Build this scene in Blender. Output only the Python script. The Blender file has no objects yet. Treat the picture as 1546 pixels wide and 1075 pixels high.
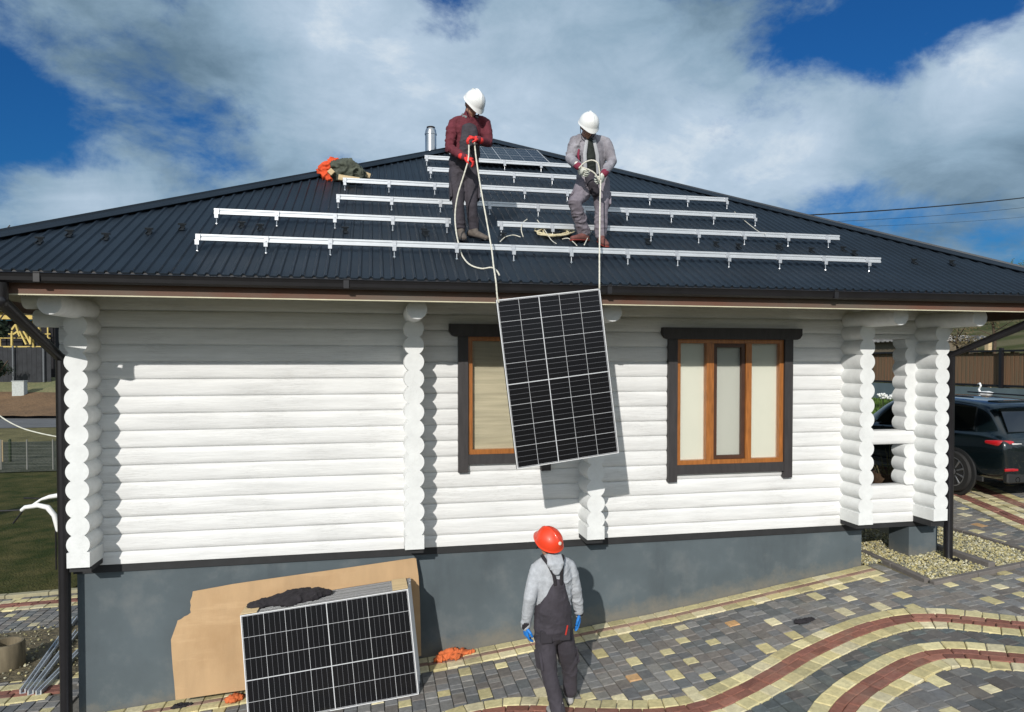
import bpy, bmesh, math, random
from mathutils import Vector, Matrix, noise
R=math.radians; PI=math.pi
random.seed(7)
S=bpy.context.scene; COL=S.collection
V=Vector
# ------------------------------------------------------------------ survey helpers (photo pixel -> world point on a real plane)
F=1030.; PSI=R(11.5); TH=R(1.2); CAM=(0,-7.89,3.34); CY=546+F*math.tan(TH)
cf=(math.sin(PSI)*math.cos(TH),math.cos(PSI)*math.cos(TH),-math.sin(TH)); cr=(math.cos(PSI),-math.sin(PSI),0)
cu=(cr[1]*cf[2]-cr[2]*cf[1],cr[2]*cf[0]-cr[0]*cf[2],cr[0]*cf[1]-cr[1]*cf[0])
TAN=.53; ZG=4.14; YO=-1.2; APX=(2.33,5.4)
def at(px,py,y=None,z=None,x=None,roof=None,depth=None):
    a=(px-773)/F; b=(CY-py)/F
    d=[cf[i]+a*cr[i]+b*cu[i] for i in range(3)]
    if depth is not None: t=depth
    elif y is not None: t=(y-CAM[1])/d[1]
    elif z is not None: t=(z-CAM[2])/d[2]
    elif x is not None: t=(x-CAM[0])/d[0]
    else:
        k=ZG-TAN*YO+roof; t=(k-(CAM[2]-TAN*CAM[1]))/(d[2]-TAN*d[1])
    return V([CAM[i]+t*d[i] for i in range(3)])
GT=[(-400,-1.2),(-10,-.6),(-3.1,-.42),(1.03,-.07),(3.5,.21),(6.33,.617),(9.5,.93),(12,1.08),(15.8,2.1),(18,2.45),(60,8.2),(100,11),(400,12)]
def gz(x,y=0):
    for (a,b),(c,d) in zip(GT,GT[1:]):
        if a<=x<=c: return b+(d-b)*(x-a)/(c-a)
    return -1.2
def atg(px,py,dz=0):
    p=at(px,py,depth=1); d=p-V(CAM); t=.5
    while t<400:
        P=V(CAM)+t*d
        if P.z<gz(P.x)+dz: return P
        t+=.01 if t<30 else .05
    return P
def roofz(y,h=0): return ZG+TAN*(y-YO)+h
# ------------------------------------------------------------------ mesh helpers
def link(name,bm,mat,parent=None,smooth=False,angle=None):
    me=bpy.data.meshes.new(name); bm.to_mesh(me); bm.free()
    o=bpy.data.objects.new(name,me); COL.objects.link(o)
    for m in (mat if isinstance(mat,(list,tuple)) else [mat]): me.materials.append(m)
    if smooth or angle:
        me.polygons.foreach_set('use_smooth',[True]*len(me.polygons))
        if angle: me.set_sharp_from_angle(angle=R(angle))
    if parent: o.parent=parent; o.matrix_parent_inverse=PARINV(parent)
    me.update()
    return o
def WM(o):
    return (WM(o.parent)@o.matrix_parent_inverse@o.matrix_basis) if o.parent else o.matrix_basis.copy()
def PARINV(p): return WM(p).inverted()
def tag(o,label=None,cat=None,group=None,kind=None):
    if label: o['label']=label
    if cat: o['category']=cat
    if group: o['group']=group
    if kind: o['kind']=kind
    return o
def empty(name,loc,label,cat,group=None):
    o=bpy.data.objects.new(name,None); COL.objects.link(o); o.location=loc; o.empty_display_size=.1
    return tag(o,label,cat,group)
def struct(name,bm,mat,**k):
    o=link(name,bm,mat,**k); o['kind']='structure'; return o
def B(): return bmesh.new()
def box(bm,a,b,M=None,mi=0,bev=0):
    a=V(a);b=V(b); c=(a+b)/2; s=b-a
    n0=len(bm.verts)
    r=bmesh.ops.create_cube(bm,size=1); vs=r['verts']
    for v in vs: v.co=V((v.co.x*s.x,v.co.y*s.y,v.co.z*s.z))+c
    fs=set(f for v in vs for f in v.link_faces)
    for f in fs: f.material_index=mi
    if bev:
        es=list(set(e for v in vs for e in v.link_edges))
        r=bmesh.ops.bevel(bm,geom=es,offset=bev,segments=1,affect='EDGES'); 
        for f in r['faces']: f.material_index=mi
        vs=[v for v in bm.verts if v.is_valid][n0:]
    if M is not None:
        for v in vs: v.co=M@v.co
    return vs
def frame_m(o,x,z=None):
    "matrix with local x along x, local z near z, origin o"
    x=V(x).normalized(); z=V(z or (0,0,1)); y=z.cross(x).normalized(); z=x.cross(y)
    m=Matrix((x,y,z)).transposed().to_4x4(); m.translation=V(o); return m
def beam(bm,p,q,w,h,up=(0,0,1),mi=0,bev=0):
    p=V(p);q=V(q); M=frame_m(p,q-p,up); box(bm,(0,-w/2,-h/2),((q-p).length,w/2,h/2),M,mi,bev)
def prism(bm,poly,axis,a,b,mi=0,smooth=False):
    "poly: list of 2d pts; axis 'x': (y,z) extruded along x; 'y': (x,z) along y; 'z': (x,y)"
    def P(u,w,t): return {'x':(t,u,w),'y':(u,t,w),'z':(u,w,t)}[axis]
    A=[bm.verts.new(P(u,w,a)) for u,w in poly]; Bv=[bm.verts.new(P(u,w,b)) for u,w in poly]
    n=len(poly); fs=[]
    for i in range(n): fs.append(bm.faces.new((A[i],A[(i+1)%n],Bv[(i+1)%n],Bv[i])))
    fs.append(bm.faces.new(A[::-1])); fs.append(bm.faces.new(Bv))
    for f in fs: f.material_index=mi
    bmesh.ops.recalc_face_normals(bm,faces=fs)
def catmull(P,n=6):
    P=[V(p) for p in P]; out=[]
    for i in range(len(P)-1):
        p0=P[max(i-1,0)];p1=P[i];p2=P[i+1];p3=P[min(i+2,len(P)-1)]
        for k in range(n):
            t=k/n; out.append(.5*((2*p1)+(-p0+p2)*t+(2*p0-5*p1+4*p2-p3)*t*t+(-p0+3*p1-3*p2+p3)*t**3))
    out.append(P[-1]); return out
def loft(bm,pts,n=14,cap=True,mi=0,round_cap=True):
    "pts: (pos, ra, rb, side) rings"
    P=[(V(p[0]),p[1],p[2] if len(p)>2 and p[2] else p[1],V(p[3]) if len(p)>3 and p[3] is not None else None) for p in pts]
    if round_cap:
        t0=(P[0][0]-P[1][0]).normalized(); t1=(P[-1][0]-P[-2][0]).normalized()
        def capr(p,t):
            r=min(p[1],p[2]); return [(p[0]+t*r*.5,p[1]*.86,p[2]*.86,p[3]),(p[0]+t*r*.85,p[1]*.5,p[2]*.5,p[3])]
        P=capr(P[0],t0)[::-1]+P+capr(P[-1],t1)
    rings=[]; prev=None
    for i,(p,a,b,s) in enumerate(P):
        t=(P[min(i+1,len(P)-1)][0]-P[max(i-1,0)][0]).normalized()
        if s is None: s=prev if prev is not None else (V((0,0,1)).cross(t) if abs(t.z)<.9 else V((1,0,0)))
        s=(s-t*s.dot(t)).normalized(); prev=s; w=t.cross(s)
        rings.append([bm.verts.new(p+s*a*math.cos(2*PI*k/n)+w*b*math.sin(2*PI*k/n)) for k in range(n)])
    for A,C in zip(rings,rings[1:]):
        for k in range(n):
            f=bm.faces.new((A[k],A[(k+1)%n],C[(k+1)%n],C[k])); f.material_index=mi
    if cap:
        bm.faces.new(rings[0][::-1]).material_index=mi; bm.faces.new(rings[-1]).material_index=mi
def tube(bm,pts,r,n=8,mi=0,smooth=0):
    if smooth: pts=catmull(pts,smooth)
    loft(bm,[(p,r) for p in pts],n=n,mi=mi,round_cap=False)
def ball(bm,c,r,seg=16,M=None,mi=0):
    r=V(r) if not isinstance(r,(int,float)) else V((r,r,r))
    q=bmesh.ops.create_uvsphere(bm,u_segments=seg,v_segments=max(6,seg//2),radius=1)
    for v in q['verts']:
        v.co=V((v.co.x*r.x,v.co.y*r.y,v.co.z*r.z)); 
        if M is not None: v.co=M@v.co
        v.co+=V(c)
    for f in set(f for v in q['verts'] for f in v.link_faces): f.material_index=mi
def lathe(bm,prof,c=(0,0,0),n=24,M=None,mi=0):
    rings=[]
    for r,z in prof:
        rings.append([bm.verts.new((M@V((r*math.cos(2*PI*k/n),r*math.sin(2*PI*k/n),z)) if M is not None else V((r*math.cos(2*PI*k/n),r*math.sin(2*PI*k/n),z)))+V(c)) for k in range(n)])
    for A,C in zip(rings,rings[1:]):
        for k in range(n): bm.faces.new((A[k],A[(k+1)%n],C[(k+1)%n],C[k])).material_index=mi
    bm.faces.new(rings[0][::-1]).material_index=mi; bm.faces.new(rings[-1]).material_index=mi
def remeshed(name,bm,voxel,mat,parent=None,fn=None,smooth=2,dec=None):
    me=bpy.data.meshes.new('tmp'); bm.to_mesh(me); bm.free()
    o=bpy.data.objects.new('tmp',me); COL.objects.link(o)
    m=o.modifiers.new('r','REMESH'); m.mode='VOXEL'; m.voxel_size=voxel
    if smooth:
        s=o.modifiers.new('s','SMOOTH'); s.factor=.5; s.iterations=smooth
    dg=bpy.context.evaluated_depsgraph_get(); dg.update()
    me2=bpy.data.meshes.new_from_object(o.evaluated_get(dg)); bpy.data.objects.remove(o); bpy.data.meshes.remove(me)
    if fn:
        nn=[v.normal.copy() for v in me2.vertices]
        for v,n in zip(me2.vertices,nn): v.co=v.co+n*fn(v.co,n)
    me2.name=name; me2.materials.clear()
    for m in (mat if isinstance(mat,(list,tuple)) else [mat]): me2.materials.append(m)
    me2.polygons.foreach_set('use_smooth',[True]*len(me2.polygons))
    o=bpy.data.objects.new(name,me2); COL.objects.link(o)
    if parent: o.parent=parent; o.matrix_parent_inverse=PARINV(parent)
    me2.update(); return o
# ------------------------------------------------------------------ materials
def srgb(*c):
    return tuple(((x/255)/12.92 if x/255<=.04045 else ((x/255+.055)/1.055)**2.4) for x in c)
class N:
    def __init__(s,nt): s.nt=nt
    def n(s,t,**k):
        o=s.nt.nodes.new(t)
        for a,b in k.items():
            if a.startswith('i_'):
                key=a[2:]; key=int(key) if key.isdigit() else key.replace('_',' ')
                if hasattr(b,'is_linked') or isinstance(b,bpy.types.NodeSocket): s.nt.links.new(b,o.inputs[key])
                else: o.inputs[key].default_value=b
            else: setattr(o,a,b)
        return o
    def math(s,op,a,b=None,c=None,clamp=False):
        o=s.nt.nodes.new('ShaderNodeMath'); o.operation=op; o.use_clamp=clamp
        for i,x in enumerate((a,b,c)):
            if x is None: continue
            if isinstance(x,bpy.types.NodeSocket): s.nt.links.new(x,o.inputs[i])
            else: o.inputs[i].default_value=x
        return o.outputs[0]
    def mix(s,f,a,b,blend='MIX'):
        o=s.nt.nodes.new('ShaderNodeMix'); o.data_type='RGBA'; o.blend_type=blend
        for i,x in ((0,f),(6,a),(7,b)):
            if isinstance(x,bpy.types.NodeSocket): s.nt.links.new(x,o.inputs[i])
            else: o.inputs[i].default_value=(x if i==0 else (tuple(x)+(1,))[:4])
        return o.outputs[2]
    def ramp(s,f,stops):
        o=s.nt.nodes.new('ShaderNodeValToRGB'); s.nt.links.new(f,o.inputs[0]); e=o.color_ramp.elements
        while len(e)<len(stops): e.new(.5)
        for q,(p,c) in zip(e,stops): q.position=p; q.color=(tuple(c)+(1,))[:4] if not isinstance(c,(int,float)) else (c,c,c,1)
        return o.outputs[0]
MATS={}
def mat(name,col,rough=.7,metal=0,var=.15,scale=8,bump=0,bscale=60,coords='Object',stretch=(1,1,1),spec=.5,col2=None,coat=0,attr=None,detail=5):
    if name in MATS: return MATS[name]
    m=bpy.data.materials.new(name); m.use_nodes=True; nt=m.node_tree; g=N(nt); bs=nt.nodes['Principled BSDF']
    tc=g.n('ShaderNodeTexCoord'); mp=g.n('ShaderNodeMapping',i_Vector=tc.outputs[coords],i_Scale=stretch)
    nz=g.n('ShaderNodeTexNoise',i_Vector=mp.outputs[0],i_Scale=scale,i_Detail=detail,i_Roughness=.6)
    c=tuple(col)
    base=c
    if attr:
        at_=g.n('ShaderNodeAttribute',attribute_name=attr); base=at_.outputs['Color']
    if col2: res=g.mix(g.ramp(nz.outputs[0],[(.35,0),(.65,1)]),base,col2)
    else:
        k=g.ramp(nz.outputs[0],[(.25,1-var),(.75,1+var*.6)]); res=g.mix(1.0,base,k,'MULTIPLY')
    nt.links.new(res,bs.inputs['Base Color'])
    bs.inputs['Roughness'].default_value=rough; bs.inputs['Metallic'].default_value=metal; bs.inputs['Specular IOR Level'].default_value=spec
    bs.inputs['Coat Weight'].default_value=coat
    if bump:
        n2=g.n('ShaderNodeTexNoise',i_Vector=mp.outputs[0],i_Scale=bscale,i_Detail=4)
        b=g.n('ShaderNodeBump',i_Strength=1.0,i_Distance=bump,i_Height=n2.outputs[0]); nt.links.new(b.outputs[0],bs.inputs['Normal'])
    MATS[name]=m; return m
white_log=mat('white_log_paint',(.73,.735,.73),.6,var=.16,scale=3.5,bump=.004,bscale=14,stretch=(.35,4,4),spec=.3)
white_end=mat('white_log_end',(.72,.735,.73),.6,var=.10,scale=7,bump=.003,bscale=20,spec=.3)
stucco=mat('grey_stucco',(.098,.121,.134),.85,var=.24,scale=1.1,bump=.002,bscale=220,spec=.25)
bitumen=mat('bitumen_strip',(.02,.021,.023),.75,var=.3)
roofm=mat('roof_sheet',(.0115,.0190,.029),.5,0,var=.35,scale=1.4,spec=.4,bump=.0008,bscale=500)
blackm=mat('black_steel',(.012,.011,.013),.35,var=.3,scale=5)
fasciam=mat('fascia_board',(.135,.062,.040),.8,var=.55,scale=1.3,stretch=(.8,2,2),col2=(.12,.10,.078),bump=.002)
soffitm=mat('soffit_boards',(.30,.27,.17),.8,var=.3,scale=4,stretch=(8,.4,.4))
creamm=mat('pale_trim',(.62,.58,.42),.7)
orange_wood=mat('oak_window_wood',(.36,.13,.03),.4,var=.45,scale=9,stretch=(6,6,.6),coat=.3)
casing=mat('charcoal_casing',(.038,.034,.035),.6,var=.35,scale=6,stretch=(4,4,.6),bump=.001)
alu=mat('aluminium',(.60,.63,.66),.42,.45,var=.08,scale=10)
alu_dark=mat('aluminium_frame',(.86,.86,.87),.32,.35,var=.05)
steel=mat('stainless',(.55,.56,.57),.25,.95,var=.2,scale=3)
zinc=mat('zinc_bracket',(.55,.57,.6),.4,.6,var=.2)
cardb=mat('cardboard',(.46,.305,.165),.85,var=.14,scale=5,bump=.0012,bscale=90,stretch=(1,1,.2))
cloth_black=mat('black_cloth',(.020,.017,.021),.9,var=.5,scale=12,bump=.004,bscale=40)
cloth_orange=mat('orange_cloth',(.62,.15,.045),.85,var=.35,scale=14,bump=.004,bscale=40)
cloth_red=mat('red_orange_cloth',(.66,.08,.02),.85,var=.3,scale=14,bump=.004,bscale=40)
cloth_olive=mat('olive_cloth',(.075,.085,.065),.9,var=.5,scale=10,bump=.004,bscale=40)
timber=mat('pale_timber',(.55,.42,.24),.75,var=.25,scale=6,stretch=(.6,5,5))
ytimber=mat('yellow_timber',(.55,.42,.13),.75,var=.25,scale=3)
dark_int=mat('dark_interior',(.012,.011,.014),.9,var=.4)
ropem=mat('rope_fibre',(.66,.64,.55),.9,var=.25,scale=60,bump=.002,bscale=120)
ropey=mat('coiled_rope_fibre',(.62,.55,.36),.9,var=.25,scale=60)
cable=mat('cable_rubber',(.01,.012,.015),.6)
whitep=mat('white_plastic',(.80,.81,.80),.3,var=.06,scale=5,coat=.3)
redp=mat('red_plastic',(.78,.052,.014),.45,var=.1,scale=5,coat=.3)
skin=mat('skin',(.42,.22,.15),.55,var=.12,scale=20)
hairm=mat('hair',(.03,.018,.012),.7,var=.4,scale=60,stretch=(1,1,.2))
kerbm=mat('kerb_concrete',(.15,.135,.125),.9,var=.3,scale=6,bump=.002)
pave_base=mat('joint_sand',(.15,.14,.12),.95,var=.4,scale=20)
pavem=mat('paving_blocks',(1,1,1),.82,var=.28,scale=22,bump=.0025,bscale=90,attr='tint',coords='Object',spec=.35)
stonem=mat('gravel_stone',(1,1,1),.85,var=.25,scale=40,attr='tint')
# glass : clear with reflection, lets light through
def crack(m,sc,st,amt,lo=.485,hi=.5,scale2=.6):
    nt=m.node_tree; g=N(nt); bs=nt.nodes['Principled BSDF']; l=bs.inputs['Base Color'].links[0].from_socket
    tc=g.n('ShaderNodeTexCoord'); mp=g.n('ShaderNodeMapping',i_Vector=tc.outputs['Object'],i_Scale=st)
    a=g.n('ShaderNodeTexNoise',i_Vector=mp.outputs[0],i_Scale=sc,i_Detail=6,i_Roughness=.7).outputs[0]
    f=g.ramp(a,[(lo,0),(hi,1),(hi+(hi-lo),0)])
    w=g.n('ShaderNodeTexNoise',i_Vector=tc.outputs['Object'],i_Scale=scale2,i_Detail=3).outputs[0]
    f=g.math('MULTIPLY',f,g.ramp(w,[(.42,0),(.62,1)]))
    c=g.mix(g.math('MULTIPLY',f,amt),l,(.30,.29,.27)); nt.links.new(c,bs.inputs['Base Color'])
crack(white_log,5,(.35,3,9),.38,.47,.50,1.4); crack(white_end,9,(1,1,1),.16,.48,.50,2.5)
def stain(m,col,scale,st,lo,hi,amt):
    nt=m.node_tree; g=N(nt); bs=nt.nodes['Principled BSDF']; l=bs.inputs['Base Color'].links[0].from_socket
    tc=g.n('ShaderNodeTexCoord'); mp=g.n('ShaderNodeMapping',i_Vector=tc.outputs['Object'],i_Scale=st)
    a=g.n('ShaderNodeTexNoise',i_Vector=mp.outputs[0],i_Scale=scale,i_Detail=7,i_Roughness=.65).outputs[0]
    f=g.math('MULTIPLY',g.ramp(a,[(lo,0),(hi,1)]),amt); nt.links.new(g.mix(f,l,col),bs.inputs['Base Color'])
stain(stucco,(.165,.175,.175),2.2,(1,1,1),.52,.75,.55); stain(stucco,(.05,.06,.07),1.1,(2.2,1,.5),.55,.8,.5)
def splash(m):
    nt=m.node_tree; g=N(nt); bs=nt.nodes['Principled BSDF']; l=bs.inputs['Base Color'].links[0].from_socket
    tc=g.n('ShaderNodeTexCoord'); sp=g.n('ShaderNodeSeparateXYZ',i_0=tc.outputs['Object'])
    h=g.math('SUBTRACT',sp.outputs[2],g.math('SUBTRACT',g.math('MULTIPLY',sp.outputs[0],.112),.17))
    nz=g.n('ShaderNodeTexNoise',i_Vector=tc.outputs['Object'],i_Scale=5,i_Detail=8,i_Roughness=.75).outputs[0]
    q=g.math('ADD',h,g.math('MULTIPLY',g.math('SUBTRACT',nz,.5),.5)); f=g.ramp(q,[(.0,.75),(.22,0)])
    nt.links.new(g.mix(f,l,(.20,.18,.145)),bs.inputs['Base Color'])
splash(stucco)
stain(cardb,(.34,.20,.09),1.6,(1,1,1),.5,.75,.5); stain(cardb,(.62,.43,.25),3,(.3,1,2),.55,.7,.4)
stain(pavem,(.34,.31,.24),1.3,(1,1,1),.52,.72,.35); stain(pavem,(.05,.05,.045),2.5,(1,1,1),.6,.75,.5)
def glassmat():
    m=bpy.data.materials.new('window_glass'); m.use_nodes=True; nt=m.node_tree; g=N(nt); nt.nodes.clear()
    tr=g.n('ShaderNodeBsdfTransparent'); tr.inputs[0].default_value=(.95,.955,.94,1)
    gl=g.n('ShaderNodeBsdfGlossy'); gl.inputs['Roughness'].default_value=.03
    fr=g.n('ShaderNodeFresnel'); fr.inputs[0].default_value=1.45
    mx=g.n('ShaderNodeMixShader'); o=g.n('ShaderNodeOutputMaterial')
    nt.links.new(fr.outputs[0],mx.inputs[0]); nt.links.new(tr.outputs[0],mx.inputs[1]); nt.links.new(gl.outputs[0],mx.inputs[2]); nt.links.new(mx.outputs[0],o.inputs[0])
    return m
glass=glassmat()
blindm=mat('roller_blind',(.80,.79,.72),.9,var=.04,scale=2,stretch=(1,1,.5))
blindg=mat('shaded_voile',(.60,.60,.57),.9,var=.06,scale=2,stretch=(1,1,.5))
blindb=mat('bamboo_blind',(.56,.50,.38),.85,var=.30,scale=4,stretch=(.3,.3,5),bump=.002,bscale=6)
# solar cells: object space, long side x (8 columns), short side y (5 rows)
PW,PH=1.68,1.07
def cellmat():
    m=bpy.data.materials.new('solar_cells'); m.use_nodes=True; nt=m.node_tree; g=N(nt); bs=nt.nodes['Principled BSDF']
    tc=g.n('ShaderNodeTexCoord'); sp=g.n('ShaderNodeSeparateXYZ',i_0=tc.outputs['Object'])
    x=sp.outputs[0]; y=sp.outputs[1]; L=PW-.03; H=PH-.03
    def lines(c,total,n,w):
        u=g.math('ADD',g.math('DIVIDE',c,total/n),n/2.0)   # cell units
        fr=g.math('ABSOLUTE',g.math('SUBTRACT',g.math('FRACT',g.math('ADD',u,.5)),.5))
        return g.math('LESS_THAN',fr,w/(total/n)/2)
    def one(c,pos,w): return g.math('LESS_THAN',g.math('ABSOLUTE',g.math('SUBTRACT',c,pos)),w/2)
    big=g.math('MAXIMUM',lines(x,L,8,.0034),lines(y,H,5,.0034))
    thick=g.math('MAXIMUM',one(x,0,.0085),one(y,-H*.1,.0085))
    big=g.math('MAXIMUM',big,thick)
    minor=lines(x,L,32,.0032)
    fine=lines(y,H,50,.0012)
    dots=g.math('MULTIPLY',minor,g.math('ADD',.35,g.math('MULTIPLY',lines(y,H,100,.005),.5)))
    nz=g.n('ShaderNodeTexNoise',i_Vector=tc.outputs['Object'],i_Scale=2.2,i_Detail=2)
    cell=g.mix(nz.outputs[0],(.0055,.006,.0075),(.009,.0085,.0095))
    c1=g.mix(g.math('MULTIPLY',fine,.02),cell,(.25,.26,.28))
    c2=g.mix(g.math('MULTIPLY',dots,.42),c1,(.45,.46,.50))
    c3=g.mix(big,c2,(.55,.56,.58))
    nt.links.new(c3,bs.inputs['Base Color']); bs.inputs['Roughness'].default_value=.18; bs.inputs['Specular IOR Level'].default_value=.22
    return m
cells=cellmat()
# ------------------------------------------------------------------ ground
def terrain(name,x0,x1,y0,y1,nx,ny,mt,dz=0,fn=None):
    bm=B(); xs=sorted(set([x0+(x1-x0)*i/nx for i in range(nx+1)]+[a for a,_ in GT if x0<a<x1])); ys=[y0+(y1-y0)*i/ny for i in range(ny+1)]
    g=[[bm.verts.new((x,y,gz(x)+dz+(fn(x,y) if fn else 0))) for y in ys] for x in xs]
    for i in range(len(xs)-1):
        for j in range(ny): bm.faces.new((g[i][j],g[i+1][j],g[i+1][j+1],g[i][j+1]))
    return struct(name,bm,mt,smooth=True)
def groundmat():
    m=bpy.data.materials.new('earth_and_grass'); m.use_nodes=True; nt=m.node_tree; g=N(nt); bs=nt.nodes['Principled BSDF']
    tc=g.n('ShaderNodeTexCoord'); O=tc.outputs['Object']
    a=g.n('ShaderNodeTexNoise',i_Vector=O,i_Scale=.35,i_Detail=6); b=g.n('ShaderNodeTexNoise',i_Vector=O,i_Scale=9,i_Detail=6,i_Roughness=.7)
    grass=g.mix(b.outputs[0],(.030,.038,.012),(.10,.105,.035))
    dry=g.mix(b.outputs[0],(.10,.085,.045),(.22,.19,.11))
    sp=g.n('ShaderNodeSeparateXYZ',i_0=O)
    f=g.ramp(a.outputs[0],[(.45,0),(.6,1)])
    nt.links.new(g.mix(g.math('MULTIPLY',f,.75),grass,dry),bs.inputs['Base Color']); bs.inputs['Roughness'].default_value=.95
    bs.inputs['Specular IOR Level'].default_value=.1
    bp=g.n('ShaderNodeBump',i_Distance=.05,i_Height=b.outputs[0]); nt.links.new(bp.outputs[0],bs.inputs['Normal'])
    return m
gm=groundmat()
terrain('ground',-400,400,-200,600,40,16,gm,-.06)
lawnm=mat('lawn_grass',(.032,.044,.011),.95,var=.5,scale=1.6,bump=.05,bscale=26,col2=(.095,.085,.032),spec=.1)
terrain('lawn',-40,-5.0,4.55,19.5,6,6,lawnm,-.03)
strawm=mat('straw_ground',(.12,.11,.055),.95,var=.5,scale=1.2,bump=.05,bscale=20,col2=(.20,.175,.085),spec=.1)
terrain('dry_grass_field',-80,-8,30,60,6,6,strawm,-.03)
rubblem=mat('grey_rubble',(.10,.10,.075),.95,var=.6,scale=.9,bump=.08,bscale=9,col2=(.055,.06,.04),spec=.1)
terrain('rubble_strip',-40,-6,19.6,30,6,6,rubblem,-.02)
terrain('asphalt_lane',-100,-10,38,48,4,3,mat('asphalt',(.13,.13,.13),.9,var=.3,scale=1),-.012)
def rows(name,R_,mt,seed=0):
    bm=B(); U=range(-420,125,20); G=[]
    for v,d in R_:
        G.append([bm.verts.new(at(u,v,depth=d)+V((0,0,.12*noise.noise(V((u*.03,v*.1,seed)))))) for u in U])
    for A,C in zip(G,G[1:]):
        for i in range(len(A)-1): bm.faces.new((A[i],A[i+1],C[i+1],C[i]))
    return struct(name,bm,mt,smooth=True)
rows('earth_bank',[(628,47.5),(617,50),(605,52),(592,54.2)],mat('brown_earth',(.17,.10,.048),.95,var=.4,scale=.6,bump=.1,bscale=4))
rows('pale_grass_bank',[(592,54.2),(582,56),(572,58),(568,64),(560,110)],mat('pale_bank_grass',(.20,.18,.085),.95,var=.4,scale=.8,bump=.1,bscale=4,col2=(.13,.14,.06)))
# paved yard
YELLOW=[(.58,.50,.26),(.62,.55,.31),(.52,.46,.25),(.66,.59,.38)]
RED=[(.25,.105,.075),(.22,.095,.072),(.28,.125,.09)]
RED2=[(.36,.22,.165),(.32,.20,.15),(.38,.25,.19)]
GREY=[(.18,.18,.18),(.15,.153,.157),(.19,.182,.172),(.17,.155,.143),(.22,.215,.205),(.14,.148,.15),(.195,.178,.162)]
DARK=[(.105,.120,.118),(.093,.108,.113),(.125,.13,.125),(.112,.105,.10)]
tinted=[]
def block(bm,lay,pts,z,col,h=.03,inset=.007):
    "pts: 4 corners ccw (x,y); chamfered block following the slope"
    c=V((sum(p[0] for p in pts)/4,sum(p[1] for p in pts)/4))
    j=random.uniform(-.0035,.0035); k=random.uniform(.80,1.18)
    O=[];I=[];D=[]
    for p in pts:
        q=V(p[:2]); d=(c-q); q2=q+d.normalized()*inset*1.4
        O.append(bm.verts.new((q.x,q.y,gz(q.x)+z+j-.008))); I.append(bm.verts.new((q2.x,q2.y,gz(q2.x)+z+j))); D.append(bm.verts.new((q.x,q.y,gz(q.x)+z-h)))
    fs=[bm.faces.new(I)]
    for a in range(4):
        b=(a+1)%4; fs.append(bm.faces.new((O[a],O[b],I[b],I[a]))); fs.append(bm.faces.new((D[a],D[b],O[b],O[a])))
    for f in fs:
        for l in f.loops: l[lay]=(col[0]*k,col[1]*k,col[2]*k,1)
def resample(P,step):
    P=catmull([V((p[0],p[1],0)) for p in P],24); out=[P[0]]; acc=0
    for a,b in zip(P,P[1:]):
        L=(b-a).length; 
        while acc+L>=step:
            t=(step-acc)/L; a=a.lerp(b,t); out.append(a.copy()); L=(b-a).length; acc=0
        acc+=L
    return out
BANDS=[[(-1.0,-3.0),(-.3,-2.2),(.3,-1.75),(.78,-1.5),(1.15,-1.48),(1.48,-1.59),(2.01,-1.88),(2.57,-2.11),(3.0,-2.15),(3.39,-2.05),(3.83,-1.9),(4.32,-1.71),(4.82,-1.57),(5.29,-1.49),(5.68,-1.51),(5.98,-1.66),(6.24,-1.92),(6.5,-2.17),(6.9,-2.45),(7.6,-2.7)],
 [(3.2,-3.6),(3.55,-3.1),(3.96,-2.72),(4.31,-2.52),(4.71,-2.38),(5.05,-2.28),(5.35,-2.26),(5.56,-2.35),(5.76,-2.52),(5.95,-2.68),(6.3,-3.0),(6.9,-3.3)],
 [(10.9,5.2),(10.6,4),(10.21,2.5),(9.85,1.45),(9.51,.52),(9.3,-.4),(9.3,-1.4),(9.6,-2.4)],
 [(11.5,4.6),(11.1,3.2),(10.75,2.3),(10.3,1.15),(10.08,.2),(10.05,-.9),(10.4,-2.0)],
 [(-8,4.0),(-6,4.05),(-4.6,4.05),(-3.4,4.05)],[(-8,.66),(-6,.70),(-4.6,.74),(-3.45,.78)]]
def banddist(x,y):
    best=9
    for b in BRES:
        for p in b:
            d=abs(p.x-x)+abs(p.y-y)
            if d<best: best=min(best,math.hypot(p.x-x,p.y-y))
    return best
BRES=[resample(b,.1) for b in BANDS]
bm=B(); lay=bm.loops.layers.float_color.new('tint')
HALF=.25
for b,step in zip(BANDS,(.155,.155,.2,.2,.2,.2)):
    for (o0,o1,cols,st) in ((-HALF,-.100,YELLOW,step),(-.095,-.003,RED,step*1.25),(.003,.095,RED,step*1.4),(.100,HALF,YELLOW,step)):
        pts=resample(b,st)
        for i in range(len(pts)-1):
            def nrm(k):
                a=pts[max(k-1,0)];c=pts[min(k+1,len(pts)-1)]; t=(c-a).normalized(); return V((-t.y,t.x,0))
            p,q=pts[i],pts[i+1]; n0,n1=nrm(i),nrm(i+1); t=(q-p).normalized()*.004
            c4=[p+n0*o0+t,q+n1*o0-t,q+n1*o1-t,p+n0*o1+t]
            block(bm,lay,[(c.x,c.y) for c in c4],.018,random.choice(cols))
struct('paving_band',bm,pavem)
bm=B(); lay=bm.loops.layers.float_color.new('tint')
x=-3.0
while x<9:     # straight border along the wall
    for (y0,y1,cols,L) in ((-.125,.06,YELLOW,.2),(-.205,-.13,RED2,.2),(-.345,-.21,YELLOW,.2)):
        if x<6.35 or False:
            if y1>-.01 and False: pass
            block(bm,lay,[(x+.003,y0),(x+L-.003,y0),(x+L-.003,min(y1,.01)),(x+.003,min(y1,.01))],.014,random.choice(cols))
    x+=.2
struct('paving_border',bm,pavem)
def in_gravel(x,y): return 6.62<x<8.42 and -.9<y<3
def in_house(x,y): return -3.12<x<6.4 and y>-.36 
bm=B(); lay=bm.loops.layers.float_color.new('tint')
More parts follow.
